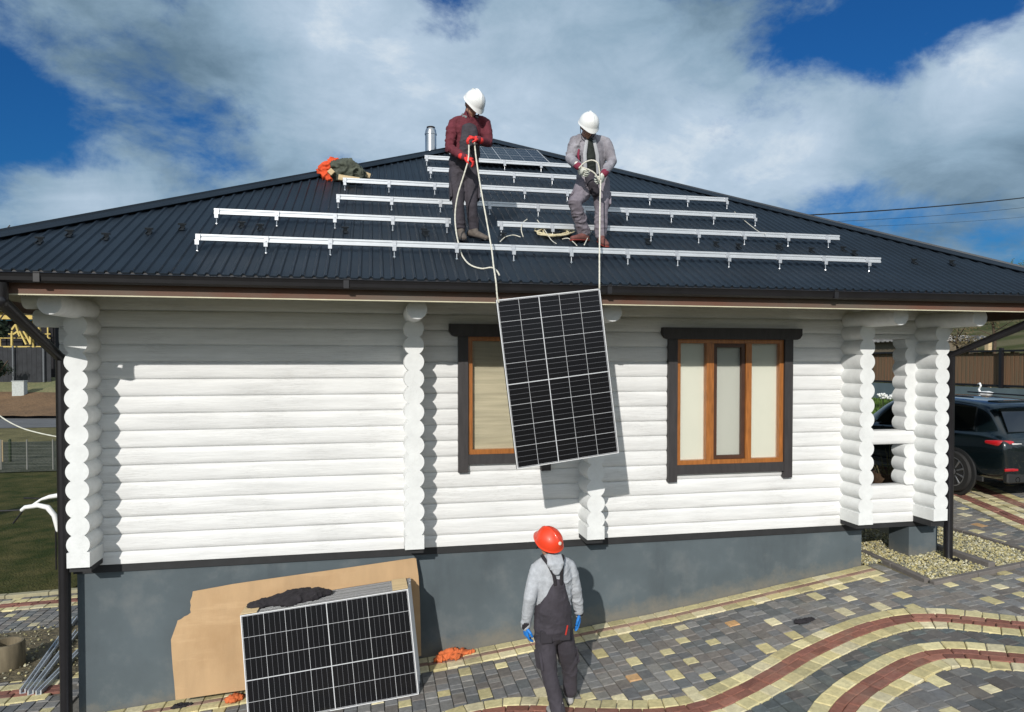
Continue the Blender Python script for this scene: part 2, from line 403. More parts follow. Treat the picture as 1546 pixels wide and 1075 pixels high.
W=.135; x=-8.0; col_i=0
YL=[]
while x<13.5:
    y=-7.0+random.random()*.1; ymax=9 if x>8.3 else (4.4 if x<-3.3 else 1.2)
    near=-2.5<x<13.5
    while y<ymax:
        L=random.choice((.09,.135,.135,.18,.21)); cx=x+W/2; cyy=y+L/2
        if y+L>-.35 and -3.15<x+W and x<6.4: 
            if y>-.38: y=ymax; break
            L=max(.03,-.35-y); cyy=y+L/2
        if not in_gravel(cx,cyy) and not (in_house(cx,cyy)) and (cyy>-4.4 or x<0):
            d=banddist(cx,cyy)
            if d>.19:
                # region between first and second band = darker, no yellow
                dark=False
                if 2.2<cx<7 and cyy<-1.6:
                    ya=[p.y for p in BRES[0] if abs(p.x-cx)<.08]; yb=[p.y for p in BRES[1] if abs(p.x-cx)<.08]
                    dark=bool(ya) and cyy<max(ya) and (not yb or cyy>min(yb))
                if dark: c=random.choice(DARK)
                else:
                    c=random.choice(GREY)
                    if .12<L and random.random()<.30 and d>.27 and not any(abs(q[0]-cx)<.30 and abs(q[1]-cyy)<.24 and (abs(q[0]-cx)+abs(q[1]-cyy))<.42 for q in YL[-60:]): YL.append((cx,cyy)); c=random.choice(YELLOW) if random.random()<.95 else (.50,.30,.14)
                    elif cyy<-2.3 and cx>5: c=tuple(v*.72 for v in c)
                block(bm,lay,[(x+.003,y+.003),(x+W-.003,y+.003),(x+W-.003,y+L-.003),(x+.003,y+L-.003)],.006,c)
        y+=L
    x+=W
struct('paving',bm,pavem)
bm=B(); 
for (a,b,c,d) in ((-8.1,13.6,-7.1,-.0),(8.42,13.6,-.0,9.1),(-8.1,-3.12,-.0,4.45)):
    xs=sorted(set([a,b]+[q for q,_ in GT if a<q<b]+[a+(b-a)*k/20 for k in range(21)]))
    g=[(bm.verts.new((q,c,gz(q)-.018)),bm.verts.new((q,d,gz(q)-.018))) for q in xs]
    for i in range(len(g)-1): bm.faces.new((g[i][0],g[i+1][0],g[i+1][1],g[i][1]))
struct('paving_sand_bed',bm,pave_base)
# gravel beds and kerbs
bm=B(); lay=bm.loops.layers.float_color.new('tint')
STC=[(.42,.36,.16),(.50,.45,.26),(.33,.30,.16),(.58,.55,.40),(.26,.25,.18),(.45,.40,.2),(.16,.16,.12)]
ico=bmesh.new(); bmesh.ops.create_icosphere(ico,subdivisions=1,radius=1); icv=[v.co.copy() for v in ico.verts]; icf=[[v.index for v in f.verts] for f in ico.faces]; ico.free()
def stone(bm,lay,x,y,z,s,c):
    rz=Matrix.Rotation(random.random()*6,3,'Z')@Matrix.Rotation(random.random()*2,3,'X'); sc=V((s*random.uniform(.7,1.3),s*random.uniform(.6,1),s*random.uniform(.45,.8)))
    vs=[bm.verts.new(V((x,y,z))+rz@V((v.x*sc.x,v.y*sc.y,v.z*sc.z))) for v in icv]
    k=random.uniform(.8,1.2)
    for f in icf:
        q=bm.faces.new([vs[i] for i in f])
        for l in q.loops: l[lay]=(c[0]*k,c[1]*k,c[2]*k,1)
for i in range(9000):
    if i<4800: x=random.uniform(6.66,7.56); y=random.uniform(-.86,1.5)**1 if False else random.uniform(-.86,1.3)
    else: x=random.uniform(7.68,8.40); y=random.uniform(-.80,.95)
    stone(bm,lay,x,y,gz(x)+random.uniform(-.015,.012)+.01,random.uniform(.011,.023),random.choice(STC))
for i in range(1300):
    x=random.uniform(6.38,6.75); y=random.uniform(.0,1.8); stone(bm,lay,x,y,gz(x)+random.uniform(-.01,.012)+.02,random.uniform(.012,.024),random.choice(STC))
tag(link('gravel',bm,stonem,smooth=False),'yellow and grey gravel filling the kerbed beds by the porch corner','gravel',kind='stuff')
bm=B()
for (a,b,c,d) in ((6.36,8.42,-.9,2.6),):
    xs=[a+(b-a)*k/8 for k in range(9)]
    g=[(bm.verts.new((q,c,gz(q)-.004)),bm.verts.new((q,d,gz(q)-.004))) for q in xs]
    for i in range(8): bm.faces.new((g[i][0],g[i+1][0],g[i+1][1],g[i][1]))
struct('gravel_bed',bm,mat('gravel_base',(.16,.14,.08),.95,var=.5,scale=40))
def kerb(a,b,w=.08,h=.09):
    bm=B(); n=max(1,int((V(b)-V(a)).length/.6)); 
    for i in range(n):
        p=V(a).lerp(V(b),i/n); q=V(a).lerp(V(b),(i+1)/n); d=(q-p).normalized()*.004
        P=(p.x+d.x,p.y+d.y,gz(p.x)+h/2-.04); Q=(q.x-d.x,q.y-d.y,gz(q.x)+h/2-.04)
        beam(bm,P,Q,w,h,bev=.008)
    return bm
bm=kerb((6.60,-.88),(8.55,-.82)); struct('kerb',bm,kerbm)
bm=kerb((6.62,-.80),(6.72,.45)); struct('kerb',bm,kerbm)
bm=kerb((7.60,-.76),(7.62,.9),.1,.12); struct('kerb',bm,kerbm)
bm=kerb((8.44,-.76),(8.5,1.8),.06,.08); struct('kerb',bm,kerbm)
# ------------------------------------------------------------------ the log house
house=empty('log_house',(2,0,0),'white painted log house with dark hipped metal roof and grey foundation','house')
Z0=1.19; P0=3.337; PITCH=.1835
def logprofile(zlo,zhi,yc=.1,half=.1,dep=.027,joint0=P0):
    "closed scalloped outline (y,z) of the stacked logs between zlo and zhi"
    front=[]; k=math.floor((zlo-joint0)/PITCH); z=zlo
    zs=set([zlo,zhi]); j=joint0+k*PITCH
    while j<zhi+PITCH:
        for q in (0,.02,.06,.12,.22,.35,.5,.65,.78,.88,.94,.98):
            zz=j+q*PITCH
            if zlo<zz<zhi: zs.add(round(zz,5))
        j+=PITCH
    for zz in sorted(zs):
        q=((zz-joint0)/PITCH)%1; s=abs(q-.5)*2
        off=dep*(1-(max(0,1-s**3.4))**.5)
        front.append((yc-half+off,zz))
    back=[(2*yc-y,z) for y,z in front[::-1]]
    return front+back
def wallpiece(bm,x0,x1,z0,z1): prism(bm,logprofile(z0,z1),'x',x0,x1)
ZT=4.42
bm=B()
wallpiece(bm,-3.2,1.03,Z0,ZT)
wallpiece(bm,1.03,2.0,Z0,2.2); wallpiece(bm,1.03,2.0,3.66,ZT)
wallpiece(bm,2.0,3.66,Z0,ZT)
wallpiece(bm,3.66,5.2,Z0,2.02); wallpiece(bm,3.66,5.2,3.66,ZT)
wallpiece(bm,5.2,6.38,Z0,ZT)
wallpiece(bm,6.38,7.5,Z0,1.685); wallpiece(bm,6.38,7.5,3.64,ZT); wallpiece(bm,6.38,6.99,2.236,2.42)
wallpiece(bm,7.05,7.5,1.685,2.236); wallpiece(bm,6.99,7.5,2.236,2.42); wallpiece(bm,7.05,7.5,2.42,3.64)
link('log_wall',bm,white_log,house,angle=35)
# side and back walls
bm=B()
for X in (-2.91,6.1):
    prism(bm,[(x_,z_) for x_,z_ in logprofile(1.27,ZT,X,.1,.032,P0-PITCH/2)],'y',.18,10.6)
wallpiece(bm,-3.2,7.5,Z0,ZT)
for v in bm.verts[-1:]: pass
o=link('side_wall',bm,white_log,house,angle=35)
# the last piece is the rear wall: shift it back
me=o.data
n_=len(logprofile(Z0,ZT))*2
for v in list(me.vertices)[-n_:]: v.co.y+=10.4
def column(X,y1=.02,y0=-.35,base=1.27,top=3.80):
    bm=B(); L=[]; j0=P0-PITCH/2; r=.108; z=base; out=[(.105,base),(.105,base+.15)]
    k=math.ceil((base+.15-j0)/PITCH); c=j0+k*PITCH
    zs=[]; zz=base+.155
    while zz<top:
        q=((zz-j0)/PITCH)%1; s=(q-.5)*PITCH; w=math.sqrt(max(r*r-s*s,0)); out.append((w,zz)); zz+=PITCH/12
    poly=[(X+w,z) for w,z in out]+[(X-w,z) for w,z in out[::-1]]
    prism(bm,poly,'y',y0,y1)
    # long purlin log on top
    M=Matrix.Rotation(PI/2,4,'X'); 
    lathe(bm,[(.10,0),(.106,.006),(.106,.9)],n=28,M=Matrix.Translation((X,-.9,top+.075))@Matrix.Rotation(-PI/2,4,'X'))
    return link('log_column',bm,white_end,house,angle=35)
for X in (-2.91,.44,2.53,6.11,7.22): column(X)
for za,zb in ((1.69,2.232),(2.424,3.638)):   # rounded ends of the short porch logs
    bm=B(); out=[]; zz=za
    while zz<zb+.001:
        q=((zz-P0)/PITCH)%1; sx=(q-.5)*PITCH; out.append((math.sqrt(max(.108**2-sx*sx,0)),zz)); zz+=(zb-za)/42
    prism(bm,[(7.062+w,z) for w,z in out]+[(7.062-w,z) for w,z in out[::-1]],'y',-.012,.212); link('porch_log_end',bm,white_end,house,angle=35)
bm=B()   # upper corner corbels running along the wall, past the corner
for X0,X1,zc in ((-3.55,-3.2,3.98),(-3.45,-3.2,3.79),(7.5,7.85,3.98),(7.5,7.72,3.79)):
    bm=B(); lathe(bm,[(.085,0),(.092,.01),(.092,X1-X0)],n=20,M=Matrix.Translation((X0,.1,zc))@Matrix.Rotation(PI/2,4,'Y'))
    link('corbel_log',bm,white_end,house,angle=35)
bm=B(); box(bm,(-3.07,.035,-1.2),(6.36,10.5,1.105)); link('foundation',bm,stucco,house)
bm=B(); box(bm,(7.09,.035,-.2),(7.54,.40,1.105)); link('porch_pillar',bm,stucco,house)
bm=B(); box(bm,(7.09,9.5,-.2),(7.54,10.0,1.105)); link('porch_pillar',bm,stucco,house)
bm=B(); box(bm,(-3.1,.015,1.105),(6.38,.2,1.19)); box(bm,(6.38,.02,1.12),(7.5,.19,1.188)); box(bm,(7.12,-.3,1.19),(7.32,.03,1.27))
for X in (-2.91,.44,2.53,6.11): box(bm,(X-.1,-.3,1.215),(X+.1,.03,1.27))
link('damp_course',bm,bitumen,house)
bm=B(); box(bm,(6.2,.21,1.12),(7.45,10.4,1.2)); link('porch_floor',bm,mat('porch_boards',(.11,.075,.045),.8,var=.4,stretch=(6,.5,1)),house)
# roof
CX,CYR=APX; HALFW=CYR-YO
def slope_mesh():
    "front slope in coordinates centred on apex, eave at y=-HALFW, corrugated"
    bm=B(); rib=.105; prof=[(0,0),(.30,0),(.42,.018),(.58,.018),(.70,0)]
    xs=[]; x=-HALFW
    while x<HALFW:
        for q,h in prof: xs.append((x+q*rib,h))
        x+=rib
    xs=[(x,h) for x,h in xs if -HALFW<=x<=HALFW]
    rows=[]
    for x,h in xs:
        yt=-abs(x); n=max(2,int((yt+HALFW)/.35)+1)
        rows.append((bm.verts.new((x,-HALFW,h)),bm.verts.new((x,yt,TAN*(yt+HALFW)+h)),bm.verts.new((x,-HALFW+.004,h-.012))))
    for a,b in zip(rows,rows[1:]):
        bm.faces.new((a[0],b[0],b[1],a[1])); bm.faces.new((a[2],b[2],b[0],a[0]))
    return bm
for k in range(4):
    o=link('roof_slope',slope_mesh(),roofm,house)
    o.matrix_basis=Matrix.Translation((CX,CYR,ZG))@Matrix.Rotation(k*PI/2,4,'Z')
    bm=B(); a=V((-HALFW,-HALFW,.035)); b=V((0,0,TAN*HALFW+.035)); d=(b-a)
    M=frame_m(a,d); L=d.length
    prism(bm,[(-.12,-.036),(-.08,-.004),(-.035,.018),(-.03,.040),(.03,.040),(.035,.018),(.08,-.004),(.12,-.036),(.11,-.045),(-.11,-.045)],'x',0,L)
    for v in bm.verts: v.co=M@v.co
    c=link('hip_cap',bm,roofm); c.parent=o
bm=B()   # underside boarding following the slopes
for k in range(4):
    M=Matrix.Translation((CX,CYR,ZG))@Matrix.Rotation(k*PI/2,4,'Z'); e=HALFW-.05
    q=[V((-e,-e,-.09)),V((e,-e,-.09)),V((0,0,TAN*HALFW-.09))]; bm.faces.new([bm.verts.new(M@p) for p in q])
link('soffit',bm,soffitm,house)
bm=B(); bm2=B(); bm3=B(); bm4=B()
for k in range(4):
    M=Matrix.Translation((CX,CYR,ZG))@Matrix.Rotation(k*PI/2,4,'Z'); h=HALFW
    box(bm,(-h+.06,-h+.035,-.205),(h-.06,-h+.065,-.012),M)             # brown fascia
    box(bm3,(-h+.06,-h+.033,-.215),(h-.06,-h+.067,-.2055),M)
    box(bm4,(-h+.03,-h+.012,-.10),(h-.03,-h+.034,.0),M)           # black metal fascia cover
    # ogee gutter profile
    pr=[(-h+.012,-.012),(-h+.012,-.09),(-h-.010,-.115),(-h-.05,-.118),(-h-.075,-.095),(-h-.080,-.055),(-h-.088,-.022),(-h-.098,-.012),(-h-.086,-.006),(-h-.078,-.02),(-h-.070,-.055),(-h-.062,-.088),(-h-.045,-.105),(-h-.012,-.103),(-h+.004,-.084),(-h+.004,-.012)]
    pr=[(a_,b_*.80-.022) for a_,b_ in pr]
    tmp=B(); prism(tmp,pr,'x',-h-.05,h+.05)
    for i in range(5):
        xx=-h+1.4+i*2.6; box(tmp,(xx,-h-.092,-.110),(xx+.05,-h+.01,-.022))
    for v in tmp.verts: v.co=M@v.co
    me=bpy.data.meshes.new('t'); tmp.to_mesh(me); tmp.free(); bm2.from_mesh(me); bpy.data.meshes.remove(me)
link('fascia_board',bm,fasciam,house); link('gutter',bm2,blackm,house); link('fascia_trim',bm3,creamm,house); link('fascia_cover',bm4,blackm,house)
# snow guards (black brackets on the sheets)
sg=None
def guard(x,y):
    global sg
    if sg is None:
        bm=B(); box(bm,(-.03,-.05,.002),(.03,.05,.012)); box(bm,(-.03,.03,.01),(.03,.042,.075)); box(bm,(-.055,.026,.055),(.055,.046,.082)); box(bm,(-.04,-.05,.012),(-.028,.03,.03)); box(bm,(.028,-.05,.012),(.04,.03,.03))
        
        for v_ in bm.verts: v_.co*=.72
        sg=link('snow_guard',bm,mat('guard_metal',(.014,.019,.025),.55,var=.3),house); o=sg
    else:
        o=sg.copy(); COL.objects.link(o)
    o.parent=house; o.matrix_parent_inverse=PARINV(house)
    o.matrix_basis=Matrix.Translation((x,y,roofz(y,.012)))@Matrix.Rotation(math.atan(TAN),4,'X')
for u,v in ((60,366),(105,355),(160,360),(225,352),(275,345),(365,342),(640,352),(1380,397),(1437,399),(1290,384),(1225,380),(1175,376),(1115,374)): 
    p=at(u,v,roof=.02); guard(p.x,p.y)
for i in range(9):
    guard(-1.2+i*.9,-.02+.02*(i%2))
# flue
p=at(648,238,y=4.1); p=V((p.x+.05,4.35,0)); bm=B()
zt=at(648,193,y=4.35).z; zb=roofz(4.35)-.3
lathe(bm,[(.10,zb),(.10,zt-.13),(.108,zt-.125),(.108,zt-.10),(.10,zt-.095),(.095,zt-.05),(.082,zt-.02),(.06,zt-.02),(.06,zt-.05)],c=(p.x,p.y,0),n=28); fl=link('flue_pipe',bm,steel,house,angle=40)
bm=B(); lathe(bm,[(.0601,zt-.048),(.0601,zt),(.075,zt+.004),(.075,zt+.012),(0.01,zt+.02)],c=(p.x,p.y,0),n=20); link('cowl',bm,mat('sooty_steel',(.05,.035,.03),.6,.5),fl)
# windows
def window(x0,x1,z0,z1,hx0,hx1,hz0,hz1,leg,panes,mull):
    w=empty('window',((x0+x1)/2,0,z0),None,None); w.parent=house; w.matrix_parent_inverse=PARINV(house)
    t=.115; y=-.055
    bm=B()
    prism(bm,[(hx0,hz1),(hx0,hz0+.06),(hx0+.03,hz0+.015),(hx0+.07,hz0),(hx1-.07,hz0),(hx1-.03,hz0+.015),(hx1,hz0+.06),(hx1,hz1)],'y',-.085,.03)
    box(bm,(x0,y,z0),(x0+t,.03,hz0)); box(bm,(x1-t,y,leg),(x1,.03,hz0)); box(bm,(x0+t,y+.006,z0+.09),(x1-t,.03,z0+.205))
    link('window_casing',bm,casing,w)
    ix0,ix1,iz0,iz1=x0+t,x1-t,z0+.205,hz0
    fw=.055
    bm=B()
    box(bm,(ix0,-.02,iz0),(ix0+fw,.06,iz1-.0)); box(bm,(ix1-fw,-.02,iz0),(ix1,.06,iz1)); box(bm,(ix0+fw,-.022,iz0),(ix1-fw,.06,iz0+fw)); box(bm,(ix0+fw,-.018,iz1-.05),(ix1-fw,.06,iz1))
    xs=[ix0+fw]
    for m0,m1 in mull: box(bm,(m0,-.026,iz0+fw),(m1,.06,iz1-.05))
    link('window_frame',bm,orange_wood,w)
    for k,(a,b,kind) in enumerate(panes):
        zz0=iz0+fw+.004; zz1=iz1-.054
        if kind=='sash':
            s=B(); f=.045
            box(s,(a,-.01,zz0),(a+f,.035,zz1)); box(s,(b-f,-.01,zz0),(b,.035,zz1)); box(s,(a+f,-.012,zz0),(b-f,.035,zz0+f)); box(s,(a+f,-.012,zz1-f),(b-f,.035,zz1))
            so=link('sash',s,mat('dark_sash',(.07,.028,.014),.5,var=.3),w); box_=(a+f,b-f,zz0+f,zz1-f)
            par=so
        else: box_=(a,b,zz0,zz1); par=w
        g=B(); box(g,(box_[0],.030,box_[2]),(box_[1],.036,box_[3])); link('glass',g,glass,par)
        c=B(); n=24; ya=.055
        cx0,cx1=box_[0]-.01,box_[1]+.01
        for i in range(n):
            u0=cx0+(cx1-cx0)*i/n; u1=cx0+(cx1-cx0)*(i+1)/n; d0=.0; d1=.0
            vs=[c.verts.new(p_) for p_ in ((u0,ya+d0,box_[2]-.01),(u1,ya+d1,box_[2]-.01),(u1,ya+d1,box_[3]+.01),(u0,ya+d0,box_[3]+.01))]; c.faces.new(vs)
        link('blind',c,{'pale':blindm,'sash':blindg,'bamboo':blindb}[kind],par)
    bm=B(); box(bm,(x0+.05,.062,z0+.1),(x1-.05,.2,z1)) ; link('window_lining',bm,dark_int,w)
    return w
w1=window(.962,2.067,2.053,3.66,.856,2.16,3.63,3.775,2.045,[(1.152,1.877,'bamboo')] ,[]); w1['label']='window with bamboo blind, partly behind the hanging panel'
w2=window(3.565,5.265,1.85,3.66,3.481,5.374,3.618,3.76,1.853,[(3.735,4.075,'pale'),(4.185,4.615,'sash'),(4.705,5.09,'pale')],[(4.08,4.18),(4.62,4.70)])
w2['label']='three pane window with pale blinds'
# downspouts
def downspout(pts,r=.056,clips=()):
    bm=B(); tube(bm,pts,r,14)
    for c in pts[1:-1]: ball(bm,c,r*1.0,14)
    for z in clips: 
        p=V(pts[-2]); box(bm,(p.x-.056,p.y-.056,z),(p.x+.056,p.y+.2,z+.03))
    return link('downspout',bm,blackm,house,angle=50)
a=at(6,424,y=-1.235); b=at(0,452,y=-1.235); c=at(93,545,y=-.11)
bm=B()
downspout([V((a.x-.02,-1.24,4.02)),V((a.x-.02,-1.24,3.86)),V((c.x,-.11,c.z+.02)),V((c.x+.0,-.11,-.33)),V((c.x-.03,-.28,-.40))],clips=())
a=at(1560,470,y=-1.24); c=at(1435,548,y=-.24)
downspout([V((a.x+.25,-1.24,4.02)),V((a.x+.25,-1.24,3.9)),V((c.x,-.24,c.z+.1)),V((c.x,-.24,gz(c.x)+.02)),V((c.x+.0,-.38,gz(c.x)+.0))])
# ------------------------------------------------------------------ mounting rails
def rail(u0,v0,u1,v1,br,label):
    h=.125
    p=at(u0,v0,roof=h); q=at(u1,v1,roof=h); yy=(p.y+q.y)/2; p=V((p.x,yy,roofz(yy,h))); q=V((q.x,yy,roofz(yy,h)))
    e=empty('mounting_rail',V((p.x,yy,roofz(yy))),label,'mounting rail','aluminium mounting rails on the roof')
    ang=math.atan(TAN); M=Matrix.Translation(p)@Matrix.Rotation(ang*.0,4,'X')
    bm=B(); L=q.x-p.x
    prism(bm,[(-.022,-.032),(-.022,-.010),(-.014,-.008),(-.014,.008),(-.022,.010),(-.022,.030),(-.008,.030),(-.008,.022),(.008,.022),(.008,.030),(.022,.030),(.022,-.032)],'x',0,L)
    for v in bm.verts: v.co=M@v.co
    link('rail_profile',bm,alu,e)
    for u in br:
        t=(u-u0)/(u1-u0); X=at(u,v0+(v1-v0)*t,roof=h).x; X=min(max(X,p.x+.02),q.x-.02)
        bm=B(); y0=yy-.045
        box(bm,(X-.022,yy-.032,p.z-.035),(X+.022,yy-.0225,p.z+.028)); box(bm,(X-.022,yy-.075,p.z-.045),(X+.022,yy-.0225,p.z-.036)); box(bm,(X-.02,yy-.075,p.z-.085),(X+.02,yy-.066,p.z-.045),bev=.002)
        lathe(bm,[(.011,0),(.011,.014)],c=(X,yy-.05,p.z-.036),n=6)
        b_=link('bracket',bm,zinc,e)
        bm=B(); zb=roofz(yy-.055)-.005; lathe(bm,[(.006,zb),(.006,p.z-.03)],c=(X,yy-.055,0),n=8); lathe(bm,[(.016,zb+.008),(.014,zb+.02)],c=(X,yy-.055,0),n=10); link('bolt',bm,steel,b_)
    return e
rail(297,357,1330,394,[300.5,403,499,595,688.6,774,860.5,945.4,1020.4,1097.5,1173.9,1243,1308.7],'longest aluminium rail, lowest on the roof, nearest the gutter')
rail(323,320,680,333,[328,418.6,506,592.7,674],'aluminium rail in second row from the gutter, left of the worker in maroon')
rail(750,337,1268,360,[755,832,906,980,1052,1121,1187,1248],'aluminium rail in second row from the gutter, behind the rope coil')
rail(508,296,1142,328,[511,591,664,738,811,880,945,1012,1076,1139],'aluminium rail in third row from the gutter with a strap tied near its right end')
rail(518,271,1100,303,[521,587,655.6,724,790.7,855,917,979.5,1037,1096.5],'aluminium rail in fourth row with clothes heaped on its left end')
rail(645,255,878,269,[649.6,712,775,832.6],'aluminium rail in second row from the roof top, between the two workers')
rail(641,237,862,251,[643.7,702,761,816],'highest aluminium rail, just below the mounted solar panel')
# ------------------------------------------------------------------ solar panels
def make_panel(label,group=None,mi=0):
    e=empty('solar_panel',(0,0,0),label,'solar panel',group); t=.035; f=.009
    bm=B(); x,y=PW/2,PH/2
    box(bm,(-x,-y,-t),(x,-y+f,0)); box(bm,(-x,y-f,-t),(x,y,0)); box(bm,(-x,-y+f,-t),(-x+f,y-f,0)); box(bm,(x-f,-y+f,-t),(x,y-f,0))
    bm.normal_update()
    for f_ in bm.faces:
        if abs(f_.normal.z)<.5: f_.material_index=1
    link('frame',bm,[alu_dark,mat('frame_side_anodised',(.022,.025,.022),.75,0,var=.3,scale=6,spec=.1)],e)
    bm=B(); box(bm,(-x+f,-y+f,-.010),(x-f,y-f,-.003)); link('cell_sheet',bm,cells,e)
    bm=B(); box(bm,(-x+f,-y+f,-.0145),(x-f,y-f,-.0105)); box(bm,(-.06,y-.14,-.032),(.06,y-.05,-.0146)); link('backsheet',bm,mat('white_backsheet',(.7,.7,.7),.6),e)
    return e
def copy_tree(o,parent=None):
    c=o.copy(); COL.objects.link(c); c.parent=parent
    if parent is not None: c.matrix_parent_inverse=o.matrix_parent_inverse.copy()
    for ch in o.children: copy_tree(ch,c)
    return c
def orient(e,o,xd,yd):
    xd=V(xd).normalized(); z=xd.cross(V(yd)).normalized(); yd=z.cross(xd)
    m=Matrix((xd,yd,z)).transposed().to_4x4(); m.translation=V(o); e.matrix_basis=m
hp=make_panel('solar panel hanging on two ropes in front of the window')
tl,tr_,br_,bl=[at(u,v,y=-1.315) for u,v in ((750,455),(905,436),(933,682),(782,708))]
cen=(tl+tr_+br_+bl)/4; 
# long side vertical: local x runs up, thick row line sits left of centre
up=-((tl+tr_)/2-(bl+br_)/2); lf=-((tl+bl)/2-(tr_+br_)/2)   # local x runs down, local y to the right
orient(hp,cen,up,lf)
hp.scale=(1.0,1.0,1.0)
# top mounted panel
tp=make_panel('mounted solar panel lying on the roof near its apex')
c0=at(831,246,roof=.15); c1=c0+V((-PW,0,0)); sl=V((0,1,TAN)).normalized()
orient(tp,(c0+c1)/2+sl*(PH/2+.02),(1,0,0),sl)
# leaning stack
gs='solar panels leaning against the foundation in one stack'
slope=math.atan2(.16,1.69)
NP=15
ORD=['second','third','fourth','fifth','sixth','seventh']
proto=make_panel('front solar panel of the leaning stack, its cells in full view',gs)
bx=.449; 
for i in range(NP):
    e=proto if i==0 else copy_tree(proto)
    e['label']=(['front solar panel of the leaning stack, its cells in full view']+['%s panel from the front of the leaning stack'%o for o in ORD]
      +['middle panel of the leaning stack of fifteen, eighth from the front']+['%s panel from the back of the leaning stack, near the cardboard'%o for o in ORD[::-1]]+['rearmost panel of the leaning stack, nearest the cardboard'])[i]
    yb=-.84+i*.0358; lean=.16; 
    xd=V((math.cos(slope),0,math.sin(slope))); upv=V((-math.sin(slope),lean,math.cos(slope))).normalized()
    jx=random.uniform(-.006,.006) if i else 0
    br=V((bx+jx+i*.004,yb,gz(bx)+.012-.0034*i))
    orient(e,br-xd*PW/2+upv*PH/2,xd,upv)
# timber battens at the sides of the stack (pallet edge spacers)
bm=B()
xd=V((math.cos(slope),0,math.sin(slope))); upv=V((-math.sin(slope),.16,math.cos(slope))).normalized(); nrm_=xd.cross(upv).normalized()
for s in (0,1):
    bm=B()
    for i in range(NP-1):
        yb=-.84+i*.0358; br=V((bx,yb,gz(bx)+.012)); top=br+upv*(PH+.001)-V((0,0,.0034*i))
        p=top-xd*(PW-.0 if s else .16); q=p+xd*.16
        o_=V((0,.018,.006)); beam(bm,p+o_,q+o_,.026,.010,up=upv)
    tag(link('spacer_strip',bm,timber),'pale ribbed spacer strip on the %s top corner of the panel stack'%('left' if s else 'right'),'spacer')
# cardboard sheet behind
bm=B(); outl=[(291,893),(350,882),(420,872),(520,858),(628,842),(632,870),(634,905),(636,990),(560,1012),(420,1035),(340,1046),(265,1057),(263,1030),(261,1010),(259,985),(258,966),(263,964),(267,960),(270,955),(268,951),(271,948),(270,943),(267,941),(268,937),(273,935),(278,931),(283,929),(288,925),(287,920),(288,914),(287,908),(290,900)]
qa=at(628,842,y=-.05); qb=at(291,893,y=-.05); qc=at(265,1057,y=-.22); qn=(qb-qa).cross(qc-qa); pts=[]
for u,v in outl:
    d_=at(u,v,depth=1)-V(CAM); pts.append(V(CAM)+d_*((qa-V(CAM)).dot(qn)/d_.dot(qn)))
vf=[bm.verts.new(p) for p in pts]; vb=[bm.verts.new(p+V((0,.006,0))) for p in pts]
bm.faces.new(vf[::-1]); bm.faces.new(vb); n=len(pts)
for i in range(n): bm.faces.new((vf[i],vf[(i+1)%n],vb[(i+1)%n],vb[i]))
bmesh.ops.triangulate(bm,faces=bm.faces[:]); bmesh.ops.subdivide_edges(bm,edges=bm.edges[:],cuts=2,use_grid_fill=True)
for v in bm.verts: v.co.y+=.008*noise.noise(v.co*2.2)
bmesh.ops.recalc_face_normals(bm,faces=bm.faces[:])
tag(link('cardboard_sheet',bm,cardb),'large torn cardboard sheet leaning on the foundation behind the panel stack','cardboard')
# ------------------------------------------------------------------ crumpled cloth
def cloth(name,blobs,mt,label,cat,amp=.02,fr=9,voxel=.012,parent=None,ax=(1,1,1)):
    bm=B(); bl=list(blobs)
    for (c,r),(c2,r2) in zip(bl,bl[1:]):
        r=V(r) if not isinstance(r,(int,float)) else V((r,r,r)); r2=V(r2) if not isinstance(r2,(int,float)) else V((r2,r2,r2))
        if (V(c)-V(c2)).length<.45:
            for t in (.33,.66): ball(bm,V(c).lerp(V(c2),t),r.lerp(r2,t),14)
    for c,r in bl: ball(bm,c,r,14)
    def fn(p,n):
        q=V((p.x*ax[0],p.y*ax[1],p.z*ax[2])); q=q+V((.06,.05,.06))*noise.noise(p*7)
        a=noise.noise(q*fr); b=noise.noise(q*fr*1.9+V((7,1,3)))
        return amp*(.9*(max(0,1-abs(a)*3.2)**1.5)+.6*(max(0,1-abs(b)*3.2)**1.5))-amp*.45
    o=remeshed(name,bm,voxel,mt,parent,fn,1)
    if label: tag(o,label,cat)
    return o
topz=lambda X,Y: gz(bx)-.022+PH*.985+(X-(bx-.12))*math.tan(slope)
L=[]
for k,(dx,dy,r) in enumerate([(0,0,.05),(.07,-.01,.06),(.14,.02,.065),(.21,.04,.06),(.28,.0,.075),(.36,.03,.085),(.44,.0,.09),(.52,.03,.085),(.60,.0,.075),(.66,.03,.06),(.72,.05,.045),(.77,.05,.03)]):
    X=-1.24+dx; Y=-.40+dy; L.append((V((X,Y,topz(X,Y)+r*.42)),(r*1.15,r*1.9,r*.72)))
L+= [(V((-.86,-.52,topz(-.86,0)+.025)),(.10,.09,.035)),(V((-.72,-.34,topz(-.72,0)+.03)),(.12,.08,.04)),(V((-.62,-.34,topz(-.62,0)+.05)),(.1,.08,.04))]
cloth('jacket',L,cloth_black,'black jacket crumpled on top of the panel stack','jacket',.016,7,.010,ax=(1,1.6,1.6))
L=[]
for k,(u,v,r) in enumerate([(662,1000,.05),(672,995,.06),(682,992,.07),(692,988,.06),(701,984,.045),(710,979,.02),(676,986,.05),(690,997,.045)]):
    p=atg(u,v); L.append((V((p.x,min(p.y,-.08),gz(p.x)+.02+r*.3)),(r*1.1,r,r*.75)))
cloth('rag',L,cloth_orange,'orange rag lying at the wall foot right of the panel stack','rag',.028,12,.009)
q=atg(352,1062); L=[(V((q.x+dx,q.y+dy,gz(q.x)+.035)),(.05,.045,.03)) for dx,dy in ((0,0),(.05,.03),(-.04,.02),(.02,.07))]
